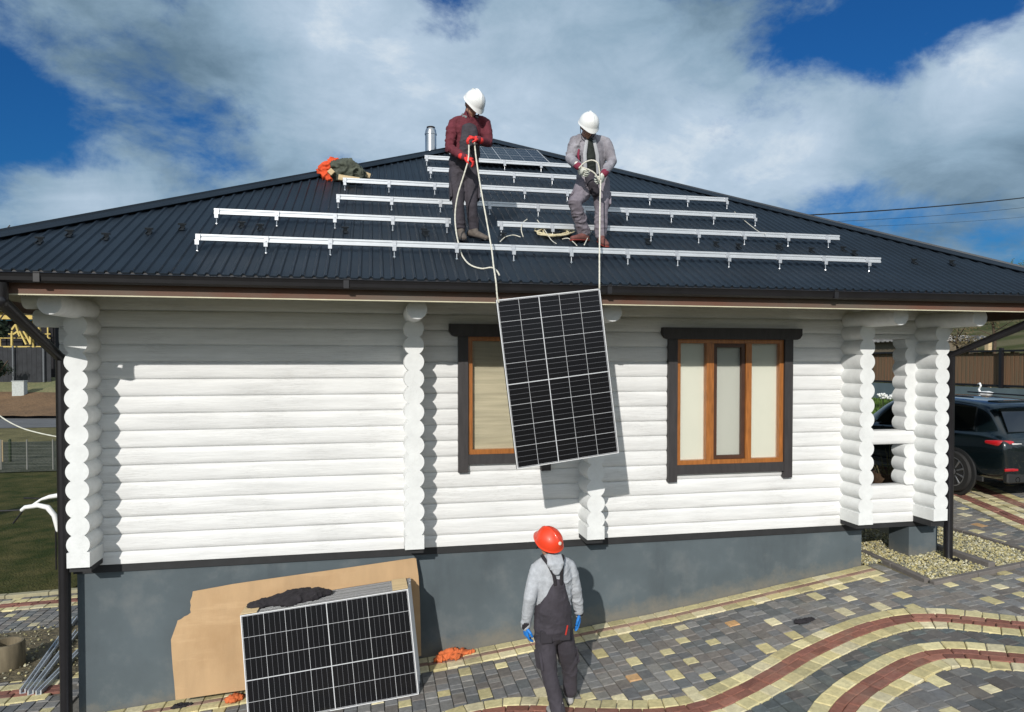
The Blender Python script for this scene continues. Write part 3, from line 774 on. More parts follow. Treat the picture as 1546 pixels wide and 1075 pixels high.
cloth('rag',L,cloth_orange,'small orange rag left of the front solar panel','rag',.02,18)
q=atg(1213,941); L=[(V((q.x+dx,q.y+dy,gz(q.x)+.02)),(.06,.04,.022)) for dx,dy in ((0,0),(.06,.02),(-.06,.0),(.11,.03))]
cloth('glove',L,cloth_black,'dark work glove lying on the paving below the right window','glove',.012,22,.008)
for (u,v,s) in ((340,1066,1),):pass
q=atg(265,1071); L=[(V((q.x+dx,q.y+dy,gz(q.x)+.02)),(.05,.03,.02)) for dx,dy in ((0,0),(.07,.0),(.13,.02),(.03,.04))]
cloth('glove',L,cloth_black,'dark work glove lying on the paving in front of the cardboard','glove',.014,20,.008)
# clothes and timber on the roof rail
yR=2.15
def onroof(u,v,y=None,h=.1): return at(u,v,roof=h)
L=[(at(u,v,y=2.12),(r*1.2,r,r*.9)) for u,v,r in ((495,251,.085),(488,257,.07),(493,264,.07),(500,270,.07),(507,273,.05),(505,246,.08))]
cloth('work_vest',L,cloth_red,'orange red work vest heaped at the left end of a roof rail','vest',.035,9,.014)
L=[(at(u,v,y=2.05),(r*1.25,r,r*.9)) for u,v,r in ((512,252,.10),(522,250,.12),(533,256,.11),(520,262,.12),(510,264,.09),(542,262,.09),(532,266,.09),(548,267,.05))]
cloth('jacket',L,cloth_olive,'olive grey jacket thrown over timber blocks on the roof rail','jacket',.035,8,.014)
for (u0,v0,u1,v1,lab,dy) in ((511,268,543,273,'pale timber block under the olive jacket, lying on the rail',-.22),(541,260,559,267,'pale timber block sticking out right of the olive jacket',.05),(497,257,503,263,'short timber offcut between orange vest and olive jacket',-.15)):
    p=at(u0,v0,y=2.12+dy); q=at(u1,v1,y=2.12+dy); bm=B(); beam(bm,p,q,.07,.075,bev=.004); tag(link('timber_block',bm,timber),lab,'timber')
p=at(540,276,y=1.98)
# ------------------------------------------------------------------ ropes
def rope(name,pts,r,mt,label,cat='rope',n=7,tw=True):
    bm=B(); P=catmull(pts,n)
    loft(bm,[(p,r*(1+.12*math.sin(i*2.4))) for i,p in enumerate(P)],n=7,round_cap=False)
    return tag(link(name,bm,mt,smooth=True),label,cat)
lip=YO-.115
rope('rope',[at(716,212,y=-.38),at(719,240,y=-.42),at(726,285,y=-.55),at(735,335,y=-.72),at(742,375,y=-.92),at(745,400,y=-1.12),at(747.5,417,y=-1.29),at(749,428,y=lip-.01),at(751,450,y=-1.32),tl+V((.02,0,-.01))],.0085,ropem,'pale rope from the maroon worker\'s hands down to the hanging panel',n=10)
rope('rope',[at(708,214,y=-.38),at(707,240,y=-.42),at(701,262,y=-.42),at(691,295,y=-.40),at(687,325,y=-.40),at(689,352,y=-.46),at(694,374,y=-.50),at(699,388,roof=.03),at(710,400,roof=.03),at(727,405.5,roof=.03),at(742,404,roof=.05),at(750,409,roof=.05),at(754,416,roof=.03)],.0085,ropem,'slack rope end looping from the maroon worker down over the lowest rail',n=10)
rope('rope',[at(907,272,y=-.45),at(906,300,y=-.55),at(905.5,340,y=-.72),at(905,380,y=-1.0),at(905,410,y=-1.22),at(905,425,y=lip-.01),at(905,436,y=-1.32)],.0085,ropem,'pale rope from the grey worker\'s hand down to the hanging panel corner',n=10)
rope('rope',[at(874,254,y=-.42),at(882,246,y=-.44),at(893,242,y=-.46),at(902,246,y=-.48),at(905,258,y=-.47),at(905,272,y=-.45),at(898,262,y=-.46),at(888,256,y=-.45),at(876,252,y=-.42)],.0085,ropem,'rope loop held between both hands of the grey jacketed worker')
bm=B(); P=[]
for k in range(90):
    a=k*.62; rr=1+.22*math.sin(k*1.7); cxx=837+26*math.cos(a)*rr*.9+3*math.sin(k*.3); cyy=349+6.5*math.sin(a)*rr
    P.append(at(cxx,cyy,roof=.02+.0006*k))
loft(bm,[(p,.0085) for p in catmull(P,4)],n=6,round_cap=False)
tag(link('rope_coil',bm,ropey,smooth=True),'coil of yellowish rope lying behind the lowest roof rail','rope')
rope('wire',[at(796,331,roof=.16),at(789,337,roof=.14),at(787,347,roof=.1),at(790,358,roof=.02)],.006,ropem,'short pale strap hanging from the rail left of the rope coil','strap')
rope('wire',[at(811,332,roof=.15),at(822,347,roof=.08),at(832,362,roof=.08),at(840,368,roof=.14)],.005,ropem,'thin pale strap crossing the rope coil diagonally','strap')
rope('wire',[at(849,361,roof=.04),at(858,360,roof=.05),at(866,366,roof=.05),at(871,371,roof=.12)],.006,ropem,'short pale strap curled at the grey worker\'s boot','strap')
rope('wire',[at(755,365,roof=.02),at(763,358,roof=.03),at(775,355,roof=.03),at(786,358,roof=.02)],.006,ropem,'short pale strap on the roof sheet between worker and rope coil','strap')
rope('wire',[at(882,370,roof=.12),at(888,358,roof=.05),at(895,345,roof=.05)],.006,ropem,'short pale strap between the boots of the grey worker','strap')
rope('wire',[at(1109,320,roof=.16),at(1113,324,roof=.12),at(1124,333,roof=.05),at(1135,342,roof=.05),at(1146,350,roof=.08),at(1156,353,roof=.16)],.005,ropem,'thin strap tied between the second and third rail near the right end','strap')
# ------------------------------------------------------------------ people
def wr(a,fr,ax=(1,1,1.7),seed=0):
    fr=fr*.72
    def fn(p,n):
        q=V((p.x*ax[0]+p.z*.55,p.y*ax[1],p.z*ax[2]-p.x*.5))*fr+V((seed,seed*2,0))
        k=min(1,max(.12,.5+1.5*noise.noise(p*3.1+V((seed,0,3)))))
        w=noise.noise(q+V((0,0,1.2*noise.noise(p*5)))); v=noise.noise(q*1.9+V((3,9,1)))
        return a*k*(.95*max(0,1-abs(w)*3)**1.4+.45*max(0,1-abs(v)*3)**1.4-.35)+a*.25*noise.noise(p*6)
    return fn
def hand(bm,w,d,nrm,side,curl=.8,s=1.0):
    "five separate fingers; w wrist, d pointing direction, nrm palm normal (fingers curl to it), side toward thumb"
    d=V(d).normalized(); nrm=V(nrm); nrm=(nrm-d*nrm.dot(d)).normalized(); sd=d.cross(nrm).normalized()*(1 if side>0 else -1)
    w=V(w); k=w+d*.085*s
    loft(bm,[(w-d*.02*s,.026*s,.02*s,sd),(w+d*.03*s,.036*s,.017*s,sd),(k,.042*s,.015*s,sd)],n=12)
    for i,(off,ln) in enumerate(((.031,.9),(.011,1.0),(-.010,.95),(-.030,.75))):
        p=k+sd*off*s-d*.012*s; dirv=d+sd*off*2; P=[(p,.0105*s)]; a=curl*(.45+.08*i)
        for L_ in (.042,.027,.022):
            dirv=(Matrix.Rotation(a,3,sd.cross(d).cross(sd) if False else d.cross(nrm).normalized())@dirv.normalized()) if True else dirv
            p=p+dirv*L_*ln*s; P.append((p,.0092*s)); a=curl*.75
        loft(bm,P,n=8)
    p=w+d*.025*s+sd*.03*s; q=p+(sd*.7+d*.6+nrm*.3).normalized()*.04*s; r=q+(d*.9+sd*.1+nrm*.7*curl).normalized()*.032*s
    loft(bm,[(p,.014*s),(q,.0125*s),(r,.010*s)],n=8)
def helmet(mt,c,fwd,up,parent,s=1.0):
    fwd=V(fwd).normalized(); up=V(up); up=(up-fwd*up.dot(fwd)).normalized(); rt=fwd.cross(up)
    M=Matrix((rt,fwd,up)).transposed().to_4x4(); M.translation=V(c)
    bm=B(); n=40; rings=[]
    prof=[(0,1.0),(.25,.965),(.5,.86),(.72,.69),(.88,.46),(.97,.2),(1.0,0.0),(1.01,-.10),(1.055,-.14),(1.06,-.170),(.98,-.155),(.95,-.08)]
    for r,z in prof[1:]:
        ring=[]
        for k in range(n):
            a=2*PI*k/n; x=math.cos(a); y=math.sin(a)
            brim=0
            if r>1.03 : brim=.20*max(0,y)**3
            rid=.012*max(0,1-abs(x)/.16) if .2<r<1 else 0
            lx=.119; ly=.139
            zz=z*.125-(.028*max(0,y)**3 if r>1.03 else 0)+(.010*max(0,-y) if r>1 else 0)+rid
            ring.append(bm.verts.new(M@V(((r*lx)*x,(r+brim)*ly*y,zz))*1.0))
        rings.append(ring)
    top=bm.verts.new(M@V((0,0,.127+.006)))
    for k in range(n): bm.faces.new((top,rings[0][k],rings[0][(k+1)%n]))
    for A,C in zip(rings,rings[1:]):
        for k in range(n): bm.faces.new((A[k],C[k],C[(k+1)%n],A[(k+1)%n]))
    h=link('helmet',bm,mt,parent,angle=60)
    bm=B()
    for sx in (-1,1):
        P=[M@V((sx*.112,.02,-.01)),M@V((sx*.095,.05,-.10)),M@V((sx*.03,.085,-.165))]; loft(bm,[(p,.004,.008) for p in P],n=6)
    link('chin_strap',bm,cloth_black,h,smooth=True)
    bm=B(); lathe(bm,[(.016,0),(.016,.006),(.004,.008)],n=14,M=M@Matrix.Translation((0,-.118,.072))@Matrix.Rotation(R(58),4,'X')); link('rear_disc',bm,mat('pale_print',(.75,.72,.6),.5),h)
    return M
def person(J,label,style):
    for q in ('shl','shr'): J[q]=J[q]-V((0,0,.022))
    sh=(J['shr']-J['shl']).normalized(); 
    # body, one continuous surface
    bm=B(); neck=J['neck']; ch=J['chest']; pv=J['pelvis']; hd=J['head']; hf=V(J['hf']).normalized(); hu=V(J['hu']); hu=(hu-hf*hu.dot(hf)).normalized(); hr=hf.cross(hu)
    loft(bm,[(pv,.13,.09,sh),((pv+ch)/2,.12,.085,sh),(ch,.145,.095,sh),(neck-(neck-ch)*.4,.09,.06,sh),(neck,.055,.055,sh)],n=16)
    loft(bm,[(neck-(neck-ch)*.2,.06,.06,sh),(neck,.056,.056,sh),(hd-hu*.09-hf*.01,.052,.055,hr)],n=14)
    HM=Matrix((hr,hf,hu)).transposed()
    ball(bm,hd+hu*.015-hf*.012,(.074,.094,.095),20,HM); ball(bm,hd-hu*.06+hf*.022,(.054,.068,.058),16,HM)
    ball(bm,hd-hu*.02+hf*.095,(.012,.018,.024),10,HM); ball(bm,hd-hu*.028+hf*.104,(.015,.012,.010),10,HM)
    ball(bm,hd-hu*.066+hf*.082,(.024,.010,.006),10,HM); ball(bm,hd-hu*.078+hf*.080,(.022,.010,.007),10,HM); ball(bm,hd-hu*.105+hf*.07,(.022,.018,.016),10,HM)
    ball(bm,hd+hu*.012+hf*.078,(.05,.014,.010),10,HM)
    for s in (-1,1): ball(bm,hd+hr*.075*s-hu*.012-hf*.01,(.010,.022,.033),10,HM)
    for a in ('l','r'):
        loft(bm,[(J['sh'+a].lerp(ch,.15)-V((0,0,.04)),.038),(J['el'+a],.036),(J['wr'+a],.028)],n=12)
        loft(bm,[(J['hip'+a],.075),(J['kn'+a],.052),(J['an'+a],.038)],n=12)
    p=remeshed('person',bm,.0085,skin,None,None,2); tag(p,label,'person','workers installing solar panels')
    bm=B()
    for s in (-1,1): ball(bm,hd+hr*.031*s+hf*.082-hu*.002,(.013,.009,.008),10,HM)
    link('eyes',bm,mat('eye',(.25,.22,.2),.3),p,smooth=True)
    bm=B(); ball(bm,hd+hu*.022-hf*.024,(.079,.094,.098),20,HM); ball(bm,hd-hu*.035-hf*.05,(.062,.055,.05),16,HM)
    remeshed('hair',bm,.008,hairm,p,wr(.004,60),1)
    st=style
    # upper garment
    bm=B(); k=st.get('bulk',1.0); fwd=V(J['cf']).normalized()
    lowz=J['hem']
    loft(bm,[(lowz,.185*k,.135*k,sh),(pv.lerp(ch,.35),.172*k,.130*k,sh),(pv.lerp(ch,.7),.178*k,.132*k,sh),(ch,.192*k,.135*k,sh),(ch.lerp(neck,.5),.165*k,.112*k,sh),(ch.lerp(neck,.78),.115*k,.09*k,sh),(neck,.07,.07,sh)],n=20)
    for a in ('l','r'):
        s0=J['sh'+a]; e=J['el'+a]; w=J['wr'+a]; mid=s0.lerp(e,.5)
        loft(bm,[(s0.lerp(neck,.62)-V((0,0,.012)),.050*k),(s0.lerp(neck,.25)-V((0,0,.004)),.058*k),(s0.lerp(e,.04),.066*k),(s0.lerp(e,.18),.073*k),(mid,.070*k),(e,.060*k),(e.lerp(w,.5),.054*k),(w,.043*k)],n=14)
    top=remeshed(st['topname'],bm,.0095,st['top'],p,wr(.016,9.5,seed=J['seed']),1)
    # collar / hood
    bm=B(); back=-fwd
    hood=[]
    for i in range(9):
        a=PI*(i/8)-PI/2+0.0; ang=(i/8)*PI*1.5-PI*.75
        dirv=(back*math.cos(ang)+sh*math.sin(ang)); hood.append((neck+dirv*.082+V((0,0,.018 if abs(ang)<1 else -.012-.02*(abs(ang)-1))),(.026 if st.get('hood') else .017)*(1-.14*abs(i-4)),(.036 if st.get('hood') else .02)*(1-.14*abs(i-4))))
    loft(bm,hood,n=10)
    if st.get('hood'): loft(bm,[(neck+back*.075+V((0,0,.02)),.075,.03,sh),(neck+back*.125-V((0,0,.05)),.085,.032,sh),(neck+back*.135-V((0,0,.13)),.03,.018,sh)],n=12)
    remeshed('hood' if st.get('hood') else 'collar',bm,.009,st.get('collar',st['top']),top,wr(.007,12),1)
    # cuffs
    for a in ('l','r'):
        e=J['el'+a]; w=J['wr'+a]; bm=B(); d=(w-e).normalized(); loft(bm,[(w-d*.045,.047*k),(w+d*.012,.043*k)],n=14); link('cuff',bm,st['cuff'],top,smooth=True)
    # trousers
    bm=B(); kk=st.get('tbulk',1.0)
    loft(bm,[(pv-V((0,0,.06)),.150,.115,sh),(pv+V((0,0,.03)),.172,.135,sh),(pv.lerp(ch,.33),.166,.126,sh)],n=18)
    for a in ('l','r'):
        h=J['hip'+a]; kn=J['kn'+a]; an=J['an'+a]
        loft(bm,[(h+V((0,0,.05)),.098*kk,.105*kk),(h.lerp(kn,.4),.098*kk,.102*kk),(kn,.075*kk,.08*kk),(kn.lerp(an,.5),.071*kk,.078*kk),(an,.070*kk,.074*kk)],n=16)
    tr=remeshed(st.get('legname','trousers'),bm,.0095,st['legs'],p,wr(.016,10,(1,1,1.6),seed=J['seed']+5),1)
    for a in ('l','r'):    # thigh pocket
        h=J['hip'+a]; kn=J['kn'+a]; out=(h-pv); out=(out-V((0,0,out.z))).normalized(); c=h.lerp(kn,.55)+out*.088*kk
        bm=B(); M=frame_m(c,(kn-h),out); box(bm,(-.085,-.06,-.010),(.085,.06,.014),M,bev=.005); link('pocket',bm,st.get('pocket',st['legs']),tr)
    # boots
    for a in ('l','r'):
        an=J['an'+a]; t=V(J['toe'+a]).normalized(); bm=B(); g=J['ft'+a]; sdv=t.cross(V((0,0,1)))
        loft(bm,[(an+V((0,0,.06)),.052,.055,sdv),(an,.048,.056,sdv),(g+V((0,0,.055))+t*.0,.042,.05,sdv)],n=14)
        loft(bm,[(g-t*.07+V((0,0,.045)),.034,.036,sdv),(g+V((0,0,.05))+t*.02,.043,.047,sdv),(g+V((0,0,.040))+t*.11,.047,.036,sdv),(g+V((0,0,.034))+t*.18,.038,.028,sdv)],n=14)
        bt=remeshed('boot',bm,.008,st['boot'],p,wr(.004,25),1)
        bm=B(); loft(bm,[(g-t*.085+V((0,0,.012)),.034,.012,sdv),(g+V((0,0,.012)),.036,.012,sdv),(g+t*.11+V((0,0,.012)),.049,.012,sdv),(g+t*.19+V((0,0,.012)),.036,.012,sdv)],n=16); link('sole',bm,st.get('sole',blackm),bt,smooth=True)
    # gloves
    for a,sgn in (('l',-1),('r',1)):
        bm=B(); hand(bm,J['wr'+a],J['hd'+a],J['hn'+a],J.get('hs'+a,sgn),J.get('cu'+a,.8),1.12)
        g=remeshed('glove',bm,.0042,st['glove'],p,None,1)
        bm=B(); d=V(J['hd'+a]).normalized(); loft(bm,[(J['wr'+a]-d*.03,.036),(J['wr'+a]+d*.022,.036)],n=12); link('glove_cuff',bm,st.get('glovecuff',st['glove']),g,smooth=True)
    helmet(st['helmet'],hd+hu*.040-hf*.002,hf,hu,p)
    return p,tr,top
maroon=mat('maroon_fleece',(.13,.022,.034),.9,var=.35,scale=14,bump=.002,bscale=150)
greyhood=mat('grey_hood',(.20,.22,.23),.9,var=.25,scale=12)
charcoal=mat('charcoal_workwear',(.047,.041,.052),.85,var=.38,scale=7,bump=.003,bscale=40)
greyjk=mat('light_grey_workwear',(.36,.35,.385),.85,var=.30,scale=5,col2=(.19,.18,.205),bump=.003,bscale=40)
mauve=mat('mauve_grey_workwear',(.25,.225,.26),.85,var=.34,scale=5,col2=(.15,.13,.155),bump=.003,bscale=40)
redglove=mat('red_glove',(.72,.035,.03),.7,var=.2,scale=30); whiteglove=mat('white_glove',(.72,.74,.66),.8,var=.2,scale=30); blueglove=mat('blue_glove',(.015,.19,.60),.55,var=.2,scale=30)
boots=mat('worn_boot',(.12,.10,.085),.8,var=.4,scale=20); bootr=mat('brown_red_boot',(.17,.065,.055),.8,var=.4,scale=20)
hoodiem=mat('pale_grey_melange',(.42,.44,.47),.9,var=.22,scale=25,bump=.002,bscale=120)
sm=lambda u,v,y: at(u,v,y=y)
# worker one: maroon, on the roof
y0=-.06
def rf(u,y,h=0): p=at(u,360,y=y); return V((p.x,y,roofz(y,h+.015)))
J=dict(seed=1,head=sm(714.5,158,-.24),neck=sm(709,174,-.16),chest=sm(706,196,-.10),pelvis=sm(700,254,-.02),
 shl=sm(685,182,-.12),shr=sm(733,182,-.10),ell=sm(678,224,-.18),elr=sm(737,216,-.16),wrl=sm(700,237,-.36),wrr=sm(722,211,-.36),
 hipl=sm(689,264,-.02),hipr=sm(712,264,-.02),knl=sm(692,312,-.10),knr=sm(712,313,-.08),
 hem=sm(702,243,-.04),hf=(.34,-.60,-.78),hu=(.30,-.60,.72),cf=(.2,-1,0))
fl_=rf(696,-.07); fr_=rf(716,-.04)
J.update(ftl=fl_,ftr=fr_,anl=fl_+V((0,.03,.12)),anr=fr_+V((0,.03,.12)),toel=(.05,-1,-.35),toer=(.75,-.7,-.3),
 hdl=(1,-.35,-.35),hnl=(.2,.4,-1),hdr=(-1,-.35,.15),hnr=(0,.5,-1),cul=1.0,cur=1.1)
p1,t1,j1=person(J,'worker in maroon top, white helmet and red gloves paying out rope on the roof',dict(topname='jacket',top=maroon,collar=greyhood,hood=True,cuff=maroon,legs=charcoal,boot=boots,glove=redglove,helmet=whitep,bulk=.90,tbulk=.88))
bm=B(); loft(bm,[(sm(709,236,-.165),.125,.05,(1,0,0)),(sm(708,215,-.215),.11,.05,(1,0,0)),(sm(709,192,-.215),.085,.045,(1,0,0))],n=14)
remeshed('bib',bm,.01,charcoal,p1,wr(.01,12),1)
# worker two: grey, on the roof, left knee bent
J=dict(seed=3,head=sm(888,191,-.22),neck=sm(890,205,-.12),chest=sm(891,228,-.06),pelvis=sm(894,272,.06),
 shl=sm(869,210,-.08),shr=sm(914,211,-.08),ell=sm(861,240,-.14),elr=sm(924,244,-.16),wrl=sm(873,251,-.36),wrr=sm(912,262,-.38),
 hipl=sm(884,280,.05),hipr=sm(908,281,.06),knl=sm(868,306,-.18),knr=sm(908,320,-.06),
 hem=sm(893,268,.03),hf=(.08,-.72,-.66),hu=(.05,-.66,.72),cf=(0,-1,0))
fl_=rf(880,-.02); fr_=rf(908,-.09)
J.update(ftl=fl_,ftr=fr_,anl=fl_+V((.02,.03,.12)),anr=fr_+V((0,.03,.12)),toel=(-.9,-.5,-.1),toer=(.02,-1,-.4),
 hdl=(.35,-.4,-.7),hnl=(1,0,-.1),hdr=(-.5,-.3,-.75),hnr=(-.6,.6,.1),cul=.9,cur=1.1)
p2,t2,j2=person(J,'worker in light grey workwear, white helmet and pale gloves holding a rope loop',dict(topname='jacket',top=greyjk,cuff=mat('maroon_cuff',(.20,.02,.05),.8),legs=mauve,boot=bootr,glove=whiteglove,helmet=whitep,bulk=1.02,tbulk=1.05,sole=mat('red_sole',(.25,.04,.03),.7)))
bm=B(); loft(bm,[(sm(893,258,-.105),.065,.055,(1,0,0)),(sm(892,238,-.165),.062,.05,(1,0,0)),(sm(890,214,-.18),.05,.045,(1,0,0))],n=14)
remeshed('shirt',bm,.009,mat('dark_shirt',(.018,.024,.02),.9,var=.3),p2,wr(.007,14),1)
for (u0,v0,u1,v1,u2,v2) in ((886,212,883,232,884,262),(897,212,902,234,903,262)):
    bm=B(); loft(bm,[(sm(u0,v0,-.215),.006,.020,(0,1,0)),(sm(u1,v1,-.218),.007,.024,(0,1,0)),(sm(u2,v2,-.17),.007,.024,(0,1,0))],n=8); link('jacket_placket',bm,mat('pale_grey_facing',(.40,.41,.43),.85,var=.2),j2,smooth=True)
bm=B(); c=sm(872,232,-.215); loft(bm,[(sm(874,226,-.205),.012,.008),(sm(873,234,-.21),.016,.008),(sm(874,242,-.2),.010,.008)],n=8); link('maroon_patch',bm,mat('maroon_cuff',(.20,.02,.05),.8),j2,smooth=True)
bm=B(); loft(bm,[(sm(899,290,-.10),.05,.06),(sm(893,276,-.12),.075,.07),(sm(890,262,-.12),.06,.06)],n=12)
remeshed('apron_pocket',bm,.01,charcoal,t2,wr(.008,14),1)
# worker three: on the ground, seen from behind, looking up
gl_=V((1.66,-1.84,gz(1.66)+.005)); gr_=V((1.86,-1.55,gz(1.86)+.005))
J=dict(seed=9,head=sm(828,820,-1.86),neck=sm(832,838,-1.83),chest=sm(834,868,-1.80),pelvis=sm(835,945,-1.74),
 shl=sm(812,853,-1.80),shr=sm(858,850,-1.78),ell=sm(800,902,-1.84),elr=sm(869,890,-1.76),wrl=sm(794,944,-1.74),wrr=sm(874,924,-1.68),
 hipl=sm(822,962,-1.76),hipr=sm(850,960,-1.70),knl=sm(830,1020,-1.80),knr=sm(860,1010,-1.62),
 hem=sm(835,935,-1.75),hf=(-.50,.70,.50),hu=(.05,-.55,.85),cf=(-.1,1,0))
J.update(ftl=gl_,ftr=gr_,anl=gl_+V((0,-.03,.12)),anr=gr_+V((0,-.03,.12)),toel=(-.15,1,0),toer=(.15,1,.05),
 hdl=(.05,.15,-1),hnl=(1,.3,0),hdr=(.05,.1,-1),hnr=(-1,.3,0),cul=.55,cur=.35,hsl=1,hsr=-1)
p3,t3,j3=person(J,'worker in red helmet and dark bib overalls standing on the paving, seen from behind',dict(topname='hoodie',top=hoodiem,hood=True,cuff=cloth_black,legname='overalls',legs=charcoal,boot=mat('grey_trainer',(.35,.34,.33),.7,var=.3),glove=blueglove,glovecuff=whiteglove,helmet=redp,bulk=.98,tbulk=.98))
# overalls back: panel tapering to the straps
bm=B(); sd=(1,-.02,0)
loft(bm,[(sm(835,946,-1.77),.182,.145,sd),(sm(835,918,-1.795),.176,.145,sd)],n=18)
loft(bm,[(sm(836,922,-1.84),.160,.10,sd),(sm(839,900,-1.87),.115,.085,sd),(sm(842,880,-1.895),.062,.065,sd)],n=16)
remeshed('overall_back',bm,.0095,charcoal,t3,wr(.010,9),1)
bm=B()
for pts in (((839,884),(836,868),(828,852),(821,843),(818,838)),((847,883),(848,866),(849,852),(850,842),(850,838))):
    loft(bm,[(sm(u,v,-1.952+.006*i+ (0.05 if i==4 else 0)+(.02 if i==3 else 0)),.005,.016,(0,1,0)) for i,(u,v) in enumerate(pts)],n=8)
link('strap',bm,cloth_black,t3,smooth=True)
bm=B(); 
for (u,v,w,h) in ((825,962,.11,.12),(853,958,.10,.11)):
    bm=B(); c=sm(u,v,-1.885); box(bm,(c.x-w/2,c.y-.012,c.z-h/2),(c.x+w/2,c.y+.03,c.z+h/2),bev=.008)
    link('back_pocket',bm,mat('dark_pocket',(.030,.026,.033),.85,var=.3),t3)
bm=B(); c=sm(857,944,-1.90); beam(bm,c,c+V((-.02,0,-.09)),.012,.014,bev=.003); link('red_tool_handle',bm,mat('red_trim',(.45,.03,.02),.5),t3)
# ------------------------------------------------------------------ car
def wheel(c,side,par):
    M=Matrix.Translation(c)@Matrix.Rotation(-PI/2*side,4,'Y')
    bm=B(); lathe(bm,[(.25,-.11),(.34,-.11),(.365,-.07),(.37,0),(.365,.07),(.34,.10),(.262,.105),(.25,.09)],n=40,M=M); ty=link('wheel',bm,mat('tyre_rubber',(.018,.018,.018),.8,var=.3),par,angle=40)
    bm=B()
    ring=[(.262,.06),(.262,.1),(.245,.103),(.235,.06)]
    n=40; rr=[[bm.verts.new(M@V((r*math.cos(2*PI*k/n),r*math.sin(2*PI*k/n),z))) for k in range(n)] for r,z in ring+[ring[0]]]
    for A,C in zip(rr,rr[1:]):
        for k in range(n): bm.faces.new((A[k],A[(k+1)%n],C[(k+1)%n],C[k]))
    for k in range(10):
        a=2*PI*k/10; dd=V((math.cos(a),math.sin(a),0)); sdv=V((-math.sin(a),math.cos(a),0))
        loft(bm,[(M@(dd*.05+V((0,0,.075))),.022,.012,M.to_3x3()@sdv),(M@(dd*.15+V((0,0,.088))),.014,.012,M.to_3x3()@sdv),(M@(dd*.24+V((0,0,.095))),.020,.010,M.to_3x3()@sdv)],n=8,round_cap=False)
    lathe(bm,[(.06,.05),(.06,.09),(.03,.095)],n=16,M=M)
    link('rim',bm,mat('alloy_rim',(.45,.45,.46),.3,.8),ty,angle=40)
    bm=B(); lathe(bm,[(.245,-.05),(.245,.02)],n=30,M=M); link('brake_disc',bm,dark_int,ty)
def car():
    CXc=11.05; YB=1.45; zg=lambda y: gz(CXc)
    e=empty('parked_car',(CXc,YB+2.2,gz(CXc)),'dark blue green sport utility car parked beside the house, rear left corner in view','car')
    z=gz(CXc); hw=.92
    paint=mat('dark_teal_paint',(.005,.011,.014),.25,.3,var=.15,scale=2,coat=1.0)
    # sections along the length: (y, bottom z, sill z, belt z, roof z, half width bottom, half width belt, half width roof)
    secs=[(0,.42,.55,.86,.93,.70,.78,.62),(.06,.34,.5,.98,1.05,.80,.86,.68),(.18,.30,.5,1.03,1.12,.85,.90,.70),(.42,.30,.5,1.06,1.50,.88,.92,.66),(.62,.30,.5,1.06,1.62,.89,.925,.64),(1.1,.30,.5,1.05,1.67,.90,.925,.65),(1.9,.28,.5,1.04,1.69,.90,.925,.66),(2.6,.28,.5,1.02,1.66,.90,.925,.65),(3.1,.28,.5,1.00,1.42,.90,.92,.62),(3.45,.28,.5,.98,1.10,.89,.91,.70),(4.0,.28,.5,.92,.99,.88,.90,.72),(4.4,.30,.5,.84,.90,.84,.85,.68),(4.6,.38,.5,.72,.76,.70,.72,.55)]
    bm=B(); rings=[]
    for (y,zb,zs,zt,zr,wb,wt,wr_) in secs:
        pr=[(0,zb),(wb*.8,zb),(wb,zb+.06),(wb+.02,zs+.1),(wt,zt-.16),(wt-.015,zt-.02),(wt-.06,zt+.02)]
        if zr>zt+.2: pr+=[(wt-.12,zt+.12),(wr_+.06,zr-.10),(wr_,zr-.03),(wr_*.6,zr)]
        else: pr+=[(wr_+.04,zt+.03),(wr_,zr-.012),(wr_*.8,zr-.004),(wr_*.5,zr)]
        pr+=[(0,zr+.01)]
        left=[(-a,b) for a,b in pr[1:-1]][::-1]
        ring=[bm.verts.new((CXc+a,YB+y,z+b)) for a,b in pr+left]; rings.append(ring)
    n=len(rings[0])
    for A,C in zip(rings,rings[1:]):
        for k in range(n): bm.faces.new((A[k],A[(k+1)%n],C[(k+1)%n],C[k]))
    bm.faces.new(rings[0][::-1]); bm.faces.new(rings[-1]); bmesh.ops.recalc_face_normals(bm,faces=bm.faces[:])
    o=link('body',bm,paint,e,smooth=True); s=o.modifiers.new('s','SUBSURF'); s.levels=2; s.render_levels=2
    gl=mat('tinted_car_glass',(.004,.006,.007),.06,0,var=.1,coat=1)
    def quad(name,pts,mt,off=.0,th=.012):
        bm=B(); n_=(V(pts[1])-V(pts[0])).cross(V(pts[-1])-V(pts[0])).normalized()
        A=[bm.verts.new(V(p)+n_*th) for p in pts]; C=[bm.verts.new(V(p)-n_*th) for p in pts]; m=len(pts)
        bm.faces.new(A); bm.faces.new(C[::-1])
        for i in range(m): bm.faces.new((C[i],C[(i+1)%m],A[(i+1)%m],A[i]))
        return link(name,bm,mt,e)
    C3=lambda x,y,zz: V((CXc+x,YB+y,z+zz))
    quad('rear_window',[C3(-.66,.17,1.13),C3(.66,.17,1.13),C3(.56,.42,1.50),C3(-.56,.42,1.50)],gl,th=.025)
    quad('side_window',[C3(-.86,.62,1.14),C3(-.69,.72,1.52),C3(-.70,1.4,1.56),C3(-.87,1.45,1.12)],gl,th=.02)
    quad('side_window',[C3(-.875,1.52,1.11),C3(-.705,1.47,1.56),C3(-.705,2.5,1.54),C3(-.87,2.95,1.08)],gl,th=.02)
    quad('side_window',[C3(.86,.62,1.14),C3(.69,.72,1.52),C3(.70,2.5,1.54),C3(.87,2.95,1.10)],gl,th=.02)
    bm=B(); box(bm,C3(-.72,.28,1.62),C3(.72,.50,1.655),bev=.01); link('roof_spoiler',bm,paint,e)
    redl=mat('red_lamp_lens',(.42,.008,.012),.15,var=.2,coat=1)
